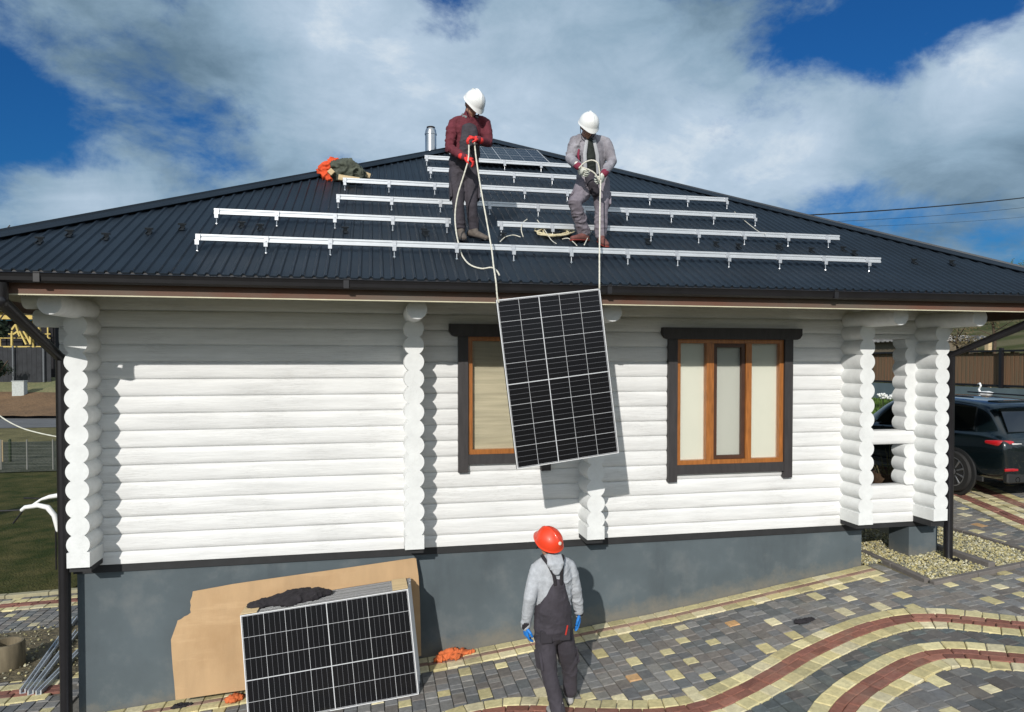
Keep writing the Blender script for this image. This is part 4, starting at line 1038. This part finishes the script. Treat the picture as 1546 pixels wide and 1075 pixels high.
    for s in (-1,1):
        bm=B(); loft(bm,[(C3(s*.36,.075,.95),.012,.025),(C3(s*.55,.055,.955),.02,.042),(C3(s*.74,.07,.955),.03,.055),(C3(s*.875,.16,.96),.035,.05),(C3(s*.925,.32,.965),.02,.03)],n=12); tl_=link('tail_light',bm,redl,e,smooth=True)
        bm=B(); loft(bm,[(C3(s*.5,.035,.95),.012,.014),(C3(s*.7,.035,.952),.012,.016)],n=8); link('clear_lens',bm,mat('clear_lens',(.7,.68,.66),.1,coat=1),tl_,smooth=True)
        bm=B(); box(bm,C3(s*.72-.13,.015,.50),C3(s*.72+.13,.05,.55),bev=.01); link('reflector',bm,redl,e)
        bm=B(); lathe(bm,[(.045,0),(.045,.1),(.035,.1),(.035,.02)],n=20,M=Matrix.Translation(C3(s*.6,.12,.36))@Matrix.Rotation(PI/2,4,'X')); link('exhaust',bm,steel,e,smooth=True)
    bm=B(); box(bm,C3(-.8,.02,.30),C3(.8,.12,.46),bev=.02); box(bm,C3(-.90,.4,.27),C3(-.86,4.2,.36),bev=.01); box(bm,C3(.86,.4,.27),C3(.90,4.2,.36),bev=.01); link('bumper',bm,mat('black_trim_plastic',(.02,.021,.022),.55),e)
    for wy in (.95,3.75):
        for s in (-1,1):
            bm=B(); n=24
            lathe(bm,[(.43,-.02),(.43,.018),(.375,.022),(.375,-.02)],n=36,M=Matrix.Translation(C3(s*.915,wy,.37))@Matrix.Rotation(PI/2*s,4,'Y')); link('wheel_arch',bm,mat('black_trim_plastic',(.02,.021,.022),.55),e)
            wheel(C3(s*.87,wy,.37),-s,e)
    for s in (-1,1): bm=B(); tube(bm,[C3(.7*s,.8,1.69),C3(.7*s,2.3,1.71)],.014,8); link('roof_bar',bm,blackm,e)
    bm=B(); box(bm,C3(-.26,.01,.72),C3(.26,.03,.83)); link('number_plate',bm,mat('plate_white',(.6,.6,.6),.4),e)
    bm=B(); loft(bm,[(C3(-1.02,2.95,1.12),.05,.07),(C3(-.95,2.9,1.1),.03,.04)],n=10); link('wing_mirror',bm,paint,e,smooth=True)
car()
# ------------------------------------------------------------------ right background: fence, grass bank, flowers, shed, trees
FX=16.3
def fence_z(y): return 2.64+(y+0)*.006+.05
e=empty('board_fence',(FX,5,gz(FX)),'brown vertical board fence on a grey concrete base behind the car','fence')
bm=B(); 
y=1.0
while y<26:
    box(bm,(FX,y,2.66+random.uniform(-.01,.01)),(FX+.03,y+.10,3.58+random.uniform(-.04,.05))); y+=.125
link('boards',bm,mat('weathered_boards',(.20,.105,.055),.85,var=.5,scale=3,stretch=(2,6,.3),col2=(.13,.10,.06)),e)
bm=B()
box(bm,(FX-.10,1,3.60),(FX+.0,26,3.65)); box(bm,(FX-.08,1,2.67),(FX,26,2.73)); link('fence_rail',bm,blackm,e)
for k in range(11):
    bm=B(); box(bm,(FX-.13,2.35+k*2.4-.04,2.3),(FX-.05,2.35+k*2.4+.04,3.7)); link('fence_post',bm,blackm,e)
bm=B(); box(bm,(FX-.25,.8,.8),(FX+.1,26.2,2.64)); link('concrete_base',bm,mat('blue_grey_render',(.11,.15,.17),.85,var=.2,scale=2),e)
bankm=mat('bank_grass',(.055,.10,.018),.95,var=.5,scale=4,bump=.03,bscale=30,col2=(.11,.15,.03),spec=.1)
terrain('grass_bank',12.3,16.1,3,26,6,6,bankm,.01)
# grass blades on bank (visible through the porch opening)
bm=B()
for i in range(5000):
    x=random.uniform(13.2,16.0); y=random.uniform(8,17); zz=gz(x); a=random.random()*6; h=random.uniform(.06,.16); w=.012
    d=V((math.cos(a)*w,math.sin(a)*w,0)); p=V((x,y,zz)); t=p+V((random.uniform(-.05,.05),random.uniform(-.05,.05),h))
    bm.faces.new((bm.verts.new(p-d),bm.verts.new(p+d),bm.verts.new(t)))
tag(link('grass',bm,mat('grass_blade',(.09,.17,.025),.8,var=.4,scale=3)),'bright green grass on the bank below the fence base','grass',kind='stuff')
def leafball(bm,c,r,n,s,mi=0,flat=.8):
    for i in range(n):
        d=V((random.gauss(0,1),random.gauss(0,1),random.gauss(0,1)*flat)).normalized()*(random.random()**.4)
        p=V(c)+V((d.x*r[0],d.y*r[1],d.z*r[2])); a=V((random.gauss(0,1),random.gauss(0,1),random.gauss(0,1))).normalized(); b=a.orthogonal().normalized(); q=s*random.uniform(.6,1.4)
        f=bm.faces.new([bm.verts.new(p-a*q),bm.verts.new(p+b*q*.55),bm.verts.new(p+a*q),bm.verts.new(p-b*q*.55)]); f.material_index=mi
leafm=mat('leaf_green',(.055,.085,.022),.8,var=.5,scale=3); leafd=mat('leaf_dark',(.020,.034,.014),.85,var=.5,scale=3); barkm=mat('bark',(.08,.055,.035),.9,var=.4)
leafb=mat('leaf_brown',(.11,.085,.035),.85,var=.5,scale=3)
def tree(name,base,h,cr,label,cat='tree',leaves=1500,lm=leafm,tr=.12,s=.07):
    e=empty(name,base,label,cat); base=V(base); bm=B()
    loft(bm,[(base-V((0,0,.2)),tr*1.3),(base+V((.05,0,h*.35)),tr),(base+V((-.05,.05,h*.7)),tr*.55),(base+V((0,0,h*.92)),tr*.2)],n=10)
    for k in range(9):
        a=k*2.4; z0=h*(.35+.06*k); loft(bm,[(base+V((0,0,z0)),tr*.4),(base+V((math.cos(a)*cr*.5,math.sin(a)*cr*.5,z0+h*.12)),tr*.22),(base+V((math.cos(a)*cr*.85,math.sin(a)*cr*.85,z0+h*.2)),tr*.08)],n=6)
    link('trunk',bm,barkm,e,smooth=True)
    bm=B()
    for k in range(16):
        a=random.random()*6.28; rr=cr*random.uniform(.1,.8); zz=h*random.uniform(.5,1.0); q=cr*random.uniform(.25,.45)
        leafball(bm,base+V((math.cos(a)*rr,math.sin(a)*rr,zz)),(q,q,q*.8),leaves//16,s)
    link('crown',bm,lm,e); return e
def bush(name,c,r,n,label,lm,s=.05,cat='shrub'):
    e=empty(name,c,label,cat); bm=B()
    for k in range(5): 
        a=k*1.3; loft(bm,[(V(c)+V((0,0,-.1)),.02),(V(c)+V((math.cos(a)*r*.5,math.sin(a)*r*.5,r*.8)),.008)],n=5)
    link('stem',bm,barkm,e)
    bm=B()
    for k in range(7): leafball(bm,V(c)+V((random.uniform(-.6,.6)*r,random.uniform(-.6,.6)*r,r*random.uniform(.3,1.1))),(r*.5,r*.5,r*.45),n//7,s)
    link('leaves',bm,lm,e)
def atgx(u,depth): p=at(u,546,depth=depth); return V((p.x,p.y,gz(p.x)))
# flowers and swans in front of the base
e=empty('flower_clump',atgx(1348,21),'white flowering clump in front of the fence base, seen through the porch opening','plant')
bm=B(); bm2=B()
for k in range(26):
    p=at(random.uniform(1326,1372),random.uniform(596,602),depth=20.3+random.random()*.4); g0=gz(p.x)
    loft(bm,[(V((p.x,p.y,g0)),.008),(p,.005)],n=5)
    for q in range(5): ball(bm2,p+V((random.uniform(-.05,.05),random.uniform(-.05,.05),random.uniform(-.02,.05))),.028,8)
link('stems',bm,leafm,e); link('petals',bm2,mat('white_petal',(.75,.76,.74),.7),e)
def swan(u,v,depth,label,s=1.0,dark=False):
    p=at(u,v,depth=depth); bm=B(); a=(V((0,1,0)))
    loft(bm,[(p+V((0,-.22*s,.05*s)),.02*s),(p+V((0,-.10*s,.03*s)),.07*s),(p+V((0,.08*s,.02*s)),.085*s,.07*s),(p+V((0,.16*s,.03*s)),.05*s)],n=12)
    loft(bm,[(p+V((0,.15*s,.04*s)),.035*s),(p+V((0,.20*s,.13*s)),.026*s),(p+V((0,.14*s,.22*s)),.024*s),(p+V((0,.17*s,.28*s)),.03*s),(p+V((0,.24*s,.26*s)),.012*s)],n=10)
    box(bm,(p.x-.05,p.y-.1,gz(p.x)),(p.x+.05,p.y+.1,p.z-.02)) if False else None
    o=remeshed('swan_ornament',bm,.012*s,whitep if not dark else leafd,None,None,2); tag(o,label,'ornament'); return o
def planter(u,v,depth,label):
    p=at(u,v,depth=depth); g=gz(p.x); bm=B(); lathe(bm,[(.12,g-.02),(.2,p.z-.06),(.22,p.z-.06),(.22,p.z-.02),(.19,p.z-.02)],c=(p.x,p.y,0),n=20); tag(link('plant_pedestal',bm,kerbm,smooth=False),label,'pedestal')
swan(1488,596,14.6,'white swan ornament standing before the fence base behind the car roof',.85)
planter(1488,597,14.6,'round concrete pedestal under the white swan ornament, mostly behind the car')
tag(bpy.data.objects['swan_ornament'],None)
# shed roof beyond fence (left opening), green hill objects
e=empty('garden_shed',atgx(1350,30),'low shed with pale wavy tiled roof beyond the board fence','shed')
c=atgx(1345,30); bm=B(); box(bm,(c.x,c.y-1.5,c.z-.3),(c.x+3,c.y+1.5,4.2)); link('shed_wall',bm,mat('shed_wall_boards',(.16,.13,.09),.9,var=.3,stretch=(1,5,1)),e)
bm=B(); prof=[]
for k in range(23):
    yy=c.y-1.6+k*.14; 
    box(bm,(c.x-.3,yy,4.2+.03*(k%2)),(c.x+3.3,yy+.138,4.42+.04*(k%2)))
link('shed_roof',bm,mat('old_tiles',(.36,.35,.34),.9,var=.5,scale=3),e)
tree('apple_tree',atgx(1447,23),2.0,.9,'small bare brown tree beyond the fence next to the right downspout',leaves=500,lm=leafb,s=.05,tr=.05)
tree('garden_tree',atgx(1500,27),2.6,1.1,'reddish brown shrubby tree beyond the fence, right of the downspout',leaves=900,lm=leafb,s=.05,tr=.06)
tree('garden_tree',atgx(1428,31),3.0,1.2,'green garden tree beyond the fence behind the house corner',leaves=900,lm=leafm,s=.06,tr=.07)
tree('hill_tree',atgx(1560,60),4.5,2.5,'green tree on the hill slope at the right edge of the picture',leaves=1500,lm=leafm,s=.12,tr=.15)
bm=B(); p=at(1492,526,depth=19.5); box(bm,(p.x-.06,p.y-.06,2.4),(p.x+.06,p.y+.06,at(1492,512,depth=19.5).z)); box(bm,(p.x-.075,p.y-.075,at(1492,512,depth=19.5).z),(p.x+.075,p.y+.075,at(1492,511,depth=19.5).z+.02)); tag(link('wooden_post',bm,timber),'pale wooden post rising just behind the board fence','post')
# utility pole far right with cables
pb=atgx(1760,30); bm=B(); top=9.6
loft(bm,[(V((pb.x,pb.y,pb.z-.5)),.16),(V((pb.x,pb.y,pb.z+top)),.1)],n=12,round_cap=False); beam(bm,(pb.x-.8,pb.y,pb.z+top-.5),(pb.x+.8,pb.y,pb.z+top-.5),.1,.1)
tag(link('utility_pole',bm,barkm),'wooden utility pole right of the picture carrying the overhead cables','pole')
def cablebm(u0,v0,u1,v1,d0,d1,r,label):
    a=at(u0,v0,depth=d0); b=at(u1,v1,depth=d1); P=[]
    for k in range(25): t=k/24; p=a.lerp(b,t); p.z-=.25*4*t*(1-t); P.append(p)
    bm=B(); tube(bm,P,r,6); tag(link('overhead_cable',bm,cable,smooth=True),label,'cable')
cablebm(1150,328,1760,268,22,30,.022,'thick dark overhead cable rising right above the roof hip')
cablebm(1220,336,1760,283,24,30,.007,'thin faint overhead cable below the thick one')
cablebm(1250,343,1760,300,24,30,.005,'lowest and thinnest overhead cable above the right roof hip')
# porch basket
c=at(1345,712,y=.75); e=empty('wicker_basket',(c.x,c.y,1.2),'brown wicker basket of dry stems on the porch floor behind the low log wall','basket')
bm=B(); lathe(bm,[(.16,1.2),(.24,1.4),(.27,1.62),(.25,1.72),(.23,1.72),(.24,1.6),(.1,1.5)],c=(c.x,c.y,0),n=24); link('basket_body',bm,mat('wicker',(.07,.04,.02),.85,var=.5,scale=30,bump=.01,bscale=60),e,smooth=True)
bm=B()
for k in range(60):
    a=random.random()*6.28; r=random.random()*.18; p=V((c.x+math.cos(a)*r,c.y+math.sin(a)*r,1.6)); loft(bm,[(p,.003),(p+V((math.cos(a)*.1,math.sin(a)*.1,random.uniform(.2,.5))),.002)],n=4,round_cap=False)
link('dry_stems',bm,strawm,e)
# ------------------------------------------------------------------ left background
e=empty('timber_frame_house',atgx(30,42),'yellow timber frame building under construction in the left distance','building')
D=60
def P_(u,v,d=D): return at(u,v,depth=d)
a=P_(-60,470);b=P_(76,470); ux=(b-a).normalized(); dep=V((-ux.y,ux.x,0)).normalized()*6
M=frame_m(V((a.x,a.y,0)),ux); Lw=(b-a).length
zt=P_(30,470).z; zb_=P_(30,482).z; z3=P_(30,524).z
bm=B(); box(bm,(0,.6,P_(30,572).z-.3),(Lw,8,zb_-.05),M); link('unlit_interior',bm,dark_int,e)  # near-black block, the shade inside the building put into its colour
bm=B()
for k in range(5): box(bm,(-.3,-.5+k*.16,zb_+.02+k*(zt-zb_)/5*.9),(Lw+.2,-.36+k*.16,zb_+(k+1)*(zt-zb_)/5*.92),M)
box(bm,(-.3,-.6,zb_-.03),(Lw+.2,.5,zb_+.01),M); link('eave_boards',bm,ytimber,e)
bm=B(); box(bm,(-.5,-.9,zt),(Lw+.4,6.5,zt+.25),M); link('flat_roof',bm,mat('brown_felt',(.06,.05,.045),.9),e)
bm=B()
zr=P_(30,505).z; 
for xx in (.0,3.4,6.3,7.6): 
    if xx<Lw: box(bm,(xx,0,P_(30,572).z),(xx+.1,.1,zb_-.04),M)
box(bm,(0,-.04,zr),(Lw,.0,zr+.09),M); box(bm,(0,-.06,P_(30,511).z),(Lw,-.02,P_(30,511).z+.07),M); box(bm,(2.9,-.05,z3-.02),(Lw,.1,z3+.09),M)
link('timber_post',bm,ytimber,e)
bm=B()
for (u0,v0,u1,v1) in ((18,498,24,490),(24,490,30,508),(30,500,40,520),(36,500,46,518),(18,500,18,522),(46,505,46,520),(20,505,28,500),(58,490,62,508)):
    beam(bm,P_(u0,v0,59.6),P_(u1,v1,59.6),.15,.14)
link('roof_truss',bm,ytimber,e)
# dark fence / hedge and truck row below it
e=empty('dark_screen_fence',atgx(30,38),'dark plank screen fence in front of the timber frame building','fence')
a=at(-60,572,depth=57); b=at(78,572,depth=57); b.z=a.z; zt=at(30,524,depth=57).z; bm=B(); M=frame_m(a,(b-a)); n=int((b-a).length/.4)
for k in range(n): box(bm,(k*.4,0,-.3),(k*.4+.385,.04,zt-a.z+random.uniform(-.06,.06)),M)
link('planks',bm,mat('dark_planks',(.022,.024,.028),.85,var=.5,scale=2),e)
for u in (20,66):
    q=at(u,573,depth=56.8); bm=B(); box(bm,(q.x-.05,q.y-.05,q.z-.2),(q.x+.05,q.y+.05,zt+.1)); link('screen_post',bm,mat('grey_post',(.12,.13,.14),.8),e)
bush('dark_bush',at(6,566,depth=55.5),.8,300,'dark leafless bush at the left edge before the screen fence',leafd,.07)
p=at(30,597,depth=53.5); zt=at(30,576,depth=53.5).z; bm=B(); box(bm,(p.x-.42,p.y-.3,at(30,597,depth=53.5).z-.5),(p.x+.42,p.y+.3,zt),bev=.02); box(bm,(p.x-.45,p.y-.33,zt+.002),(p.x+.45,p.y+.33,zt+.06),bev=.01)
tag(link('utility_cabinet',bm,mat('pale_cabinet',(.45,.48,.46),.7,var=.2)),'pale grey utility cabinet on the brown earth at left','cabinet')
for u,d,h,lab,c_ in ((13,27,.85,'short dark green post on the dry grass at left',leafd),(1,27,.8,'short pale post at the left picture edge',timber)):
    p=atgx(u,d); bm=B(); lathe(bm,[(.05,p.z-.2),(.05,p.z+h),(.03,p.z+h+.03)],c=(p.x,p.y,0),n=10); tag(link('garden_post',bm,c_),lab,'post')
# wire-mesh garden fence over the rubble strip
e=empty('wire_mesh_fence',atgx(40,25),'thin grey wire mesh fence along the rubble strip at left','fence')
bm=B(); p=atgx(-40,25); q=atgx(78,25)
for k in range(31):
    c=p.lerp(q,k/30); beam(bm,c,c+V((0,0,1.0)),.004,.004)
for k in range(8): beam(bm,p+V((0,0,.12+k*.125)),q+V((0,0,.12+k*.125)),.004,.004)
link('mesh',bm,mat('grey_wire',(.16,.17,.15),.7),e)
bm=B()
for k in (0,10,20,30): 
    c=p.lerp(q,k/30); tube(bm,[c-V((0,0,.1)),c+V((0,0,1.08))],.025,8)
link('fence_post',bm,mat('grey_post2',(.2,.2,.18),.8),e)
# hose in the air
P=[at(-30,600,depth=12),at(0,628,depth=12),at(30,645,depth=12),at(60,654,depth=12),at(90,660,depth=12)]
rope('overhead_wire',P,.012,mat('pale_cable',(.6,.6,.52),.7),'pale sagging cable crossing the garden at the left edge','cable')
# white trestle with dark rods
c=atgx(60,15.0); e=empty('garden_trestle',(c.x,c.y,c.z),'white tubular garden trestle with dark rods left of the downspout','trestle')
zz=at(55,768,depth=11.5); 
bm=B(); q=lambda u,v,d=11.5: at(u,v,depth=d)
loft(bm,[(q(33,770),.03),(q(38,766),.035),(q(58,763),.040),(q(72,766),.045),(q(82,778),.042),(q(88,800),.04)],n=12); loft(bm,[(q(50,762),.018),(q(62,754),.02),(q(75,750),.035),(q(88,748),.04)],n=10)
link('white_arms',bm,whitep,e,smooth=True)
for pts in (((34,770),(-10,772)),((34,772),(20,790)),((36,752),(74,753)),((84,790),(85,860)),((36,752),(74,753))):
    bm=B(); tube(bm,[q(*p) for p in pts],.014,8); link('dark_rod',bm,blackm,e)
# tree at left edge and its off-frame crown (casts the shade on the lawn)
tree('spruce_tree',atgx(-52,17),7.2,1.1,'dark tree whose crown tip shows above the roof at the left edge',leaves=5200,lm=leafd,s=.07,tr=.16)
# log ring and lying rails
p=atg(22,1008); bm=B(); lathe(bm,[(.16,-.03),(.19,.03),(.19,.30),(.175,.33),(.15,.33),(.14,.22)],c=(p.x-.08,p.y,p.z),n=22); tag(link('wooden_tub',bm,mat('weathered_tub',(.17,.14,.09),.9,var=.4,scale=6,stretch=(3,3,.5)),angle=40),'weathered wooden tub standing on the ground at the left edge','tub')
for k,(u0,v0,u1,v1,lab) in enumerate(((34,1044,112,935,'left aluminium profile lying on the ground by the house corner'),(46,1046,116,955,'middle aluminium profile lying on the ground by the house corner'),(58,1046,118,985,'right aluminium profile lying on the ground by the house corner'))):
    a=atg(u0,v0,.04); b=atg(u1,v1,.04); a.z=gz(a.x)+.035; b.z=gz(b.x)+.035
    bm=B(); M=frame_m(a,b-a); L_=(b-a).length+.05
    prism(bm,[(-.03,-.03),(-.03,.03),(-.018,.03),(-.018,-.018),(.018,-.018),(.018,.03),(.03,.03),(.03,-.03)],'x',0,L_)
    for v in bm.verts: v.co=M@v.co
    tag(link('aluminium_profile',bm,alu),lab,'profile','spare aluminium profiles by the house corner')
bm=kerb((-9,4.5),(-3.3,4.5),.12,.1); struct('kerb',bm,mat('pale_kerb',(.34,.31,.2),.9,var=.2))
terrain('soil_strip',-8.0,-3.3,1.1,2.8,8,8,mat('dirt_soil',(.09,.075,.045),.95,var=.6,scale=4,bump=.04,bscale=18,col2=(.16,.13,.075)),.02,lambda x,y:.03*noise.noise(V((x*2,y*2,0))))
bm=B(); lay=bm.loops.layers.float_color.new('tint')
for i in range(700):
    x=random.uniform(-7.5,-3.35); y=random.uniform(1.1,2.9); stone(bm,lay,x,y,gz(x)+.03,random.uniform(.008,.026),random.choice(STC[2:]))
tag(link('pebbles',bm,stonem),'loose pebbles and rubble on the bare soil left of the house','pebbles',kind='stuff')
# ------------------------------------------------------------------ sky
def world():
    w=bpy.data.worlds.new('World'); S.world=w; w.use_nodes=True; nt=w.node_tree; g=N(nt); nt.nodes.clear()
    sky=g.n('ShaderNodeTexSky',sky_type='NISHITA',sun_disc=False,sun_elevation=R(25.5),sun_rotation=R(206),air_density=1.3,dust_density=.4,ozone_density=2.2)
    tc=g.n('ShaderNodeTexCoord'); D=g.n('ShaderNodeVectorMath',operation='NORMALIZE',i_0=tc.outputs['Generated']).outputs[0]
    sp=g.n('ShaderNodeSeparateXYZ',i_0=D); z=sp.outputs[2]
    den=g.math('ADD',g.math('MAXIMUM',z,0.0),.22)
    cb=g.n('ShaderNodeCombineXYZ',i_0=g.math('DIVIDE',sp.outputs[0],den),i_1=g.math('DIVIDE',sp.outputs[1],den),i_2=0.0).outputs[0]
    mp=g.n('ShaderNodeMapping',i_Vector=cb,i_Rotation=(0,0,R(28)),i_Scale=(.75,1.35,1))
    n1=g.n('ShaderNodeTexNoise',i_Vector=g.n('ShaderNodeMapping',i_Vector=D,i_Rotation=(0,R(-18),0),i_Scale=(1,1,2.0)).outputs[0],i_Scale=2.1,i_Detail=9,i_Roughness=.56,i_Distortion=.35)
    n2=g.n('ShaderNodeTexNoise',i_Vector=mp.outputs[0],i_Scale=.8,i_Detail=8,i_Roughness=.6,i_Distortion=.5)
    n3=g.n('ShaderNodeTexNoise',i_Vector=g.n('ShaderNodeMapping',i_Vector=D,i_Rotation=(0,R(-25),0),i_Scale=(1,1,1.7)).outputs[0],i_Scale=7,i_Detail=9,i_Roughness=.62,i_Distortion=.3)
    n4=g.n('ShaderNodeTexNoise',i_Vector=g.n('ShaderNodeMapping',i_Vector=D,i_Rotation=(0,R(-25),0),i_Scale=(1,1,1.6)).outputs[0],i_Scale=6.5,i_Detail=10,i_Roughness=.62,i_Distortion=.2)
    cov=g.math('ADD',g.math('MULTIPLY',n1.outputs[0],.95),g.math('MULTIPLY',g.math('SUBTRACT',n4.outputs[0],.5),1.15))
    def blob(u,v,deg,amt,soft=.6):
        d=(at(u,v,depth=1)-V(CAM)).normalized(); 
        dt=g.n('ShaderNodeVectorMath',operation='DOT_PRODUCT',i_0=D,i_1=tuple(d)).outputs['Value']
        ang=g.math('ARCCOSINE',g.math('MINIMUM',dt,.99999)); f=g.math('SUBTRACT',1.0,g.math('DIVIDE',ang,R(deg)),clamp=True)
        f=g.n('ShaderNodeMapRange',interpolation_type='SMOOTHSTEP',i_0=f).outputs[0]
        return g.math('MULTIPLY',f,amt)
    bias=0.0
    acc=g.math('ADD',cov,.12)
    for u,v,deg,a in SKYB: acc=g.math('ADD',acc,blob(u,v,deg,a))
    back=g.n('ShaderNodeMapRange',i_0=sp.outputs[1],i_1=-.4,i_2=.2,i_3=.14,i_4=0.0).outputs[0]  # extra cloud cover behind the camera, added to lift the shade fill
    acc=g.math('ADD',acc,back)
    mask=g.n('ShaderNodeMapRange',interpolation_type='SMOOTHSTEP',i_0=acc,i_1=.38,i_2=.72).outputs[0]
    br=g.math('ADD',g.math('MULTIPLY',n2.outputs[0],.65),g.math('MULTIPLY',n3.outputs[0],.45))
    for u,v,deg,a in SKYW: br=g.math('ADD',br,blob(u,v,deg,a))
    br=g.math('ADD',br,g.n('ShaderNodeMapRange',i_0=sp.outputs[1],i_1=-.4,i_2=.2,i_3=.30,i_4=0.0).outputs[0])  # unseen clouds behind the camera brightened, added as fill light
    cc=g.ramp(br,[(.40,CL0),(.58,CL1),(.78,CL2),(1.0,(9.5,9.6,9.3))])
    skyc=g.mix(1.0,sky.outputs[0],(.065,.29,.62),'MULTIPLY')
    col=g.mix(mask,skyc,cc)
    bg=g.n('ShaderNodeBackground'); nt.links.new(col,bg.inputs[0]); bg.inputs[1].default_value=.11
    o=g.n('ShaderNodeOutputWorld'); nt.links.new(bg.outputs[0],o.inputs[0])
SKYB=[(30,110,10,-.24),(20,215,8,-.26),(310,190,8,-.27),(180,180,8,-.14),(1290,35,10,-.24),(1420,75,8,-.22),(1500,5,5,-.18),(690,0,4.5,-.26),(1180,70,4,-.1),(230,40,12,.20),(90,20,8,.14),(380,120,7,.10),(640,140,16,.24),(1000,220,16,.24),(1500,190,9,.32),(1300,210,9,.2),(170,285,8,.26),(30,320,7,.20),(900,60,10,.20),(480,30,9,.16)]
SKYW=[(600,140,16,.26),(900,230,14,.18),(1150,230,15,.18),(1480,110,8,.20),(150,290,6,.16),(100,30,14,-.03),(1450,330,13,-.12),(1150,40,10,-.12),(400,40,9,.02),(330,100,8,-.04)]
CL0=(1.15,1.9,2.65); CL1=(2.6,3.75,4.85); CL2=(4.4,5.5,6.7)
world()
sun=bpy.data.lights.new('sun','SUN'); sun.energy=3.7; sun.angle=R(.53); sun.color=(1,.955,.89)
so=bpy.data.objects.new('sun',sun); COL.objects.link(so); so.rotation_euler=V((.48,1,-.53)).to_track_quat('-Z','Y').to_euler(); so.location=(-6,-14,12)
# ------------------------------------------------------------------ camera
cd=bpy.data.cameras.new('camera'); co=bpy.data.objects.new('camera',cd); COL.objects.link(co); S.camera=co
M=Matrix((V(cr),V(cu),-V(cf))).transposed().to_4x4(); M.translation=V(CAM); co.matrix_world=M
cd.sensor_width=36; cd.lens=36*F/1546; cd.shift_y=(CY-537.5)/1546; cd.clip_end=2000; cd.clip_start=.05
S.view_settings.view_transform='Standard'; S.view_settings.look='None'; S.view_settings.exposure=0; S.view_settings.gamma=1
S.render.resolution_x=1024; S.render.resolution_y=712
S.cycles.use_denoising=True; S.cycles.max_bounces=8; S.cycles.transparent_max_bounces=8
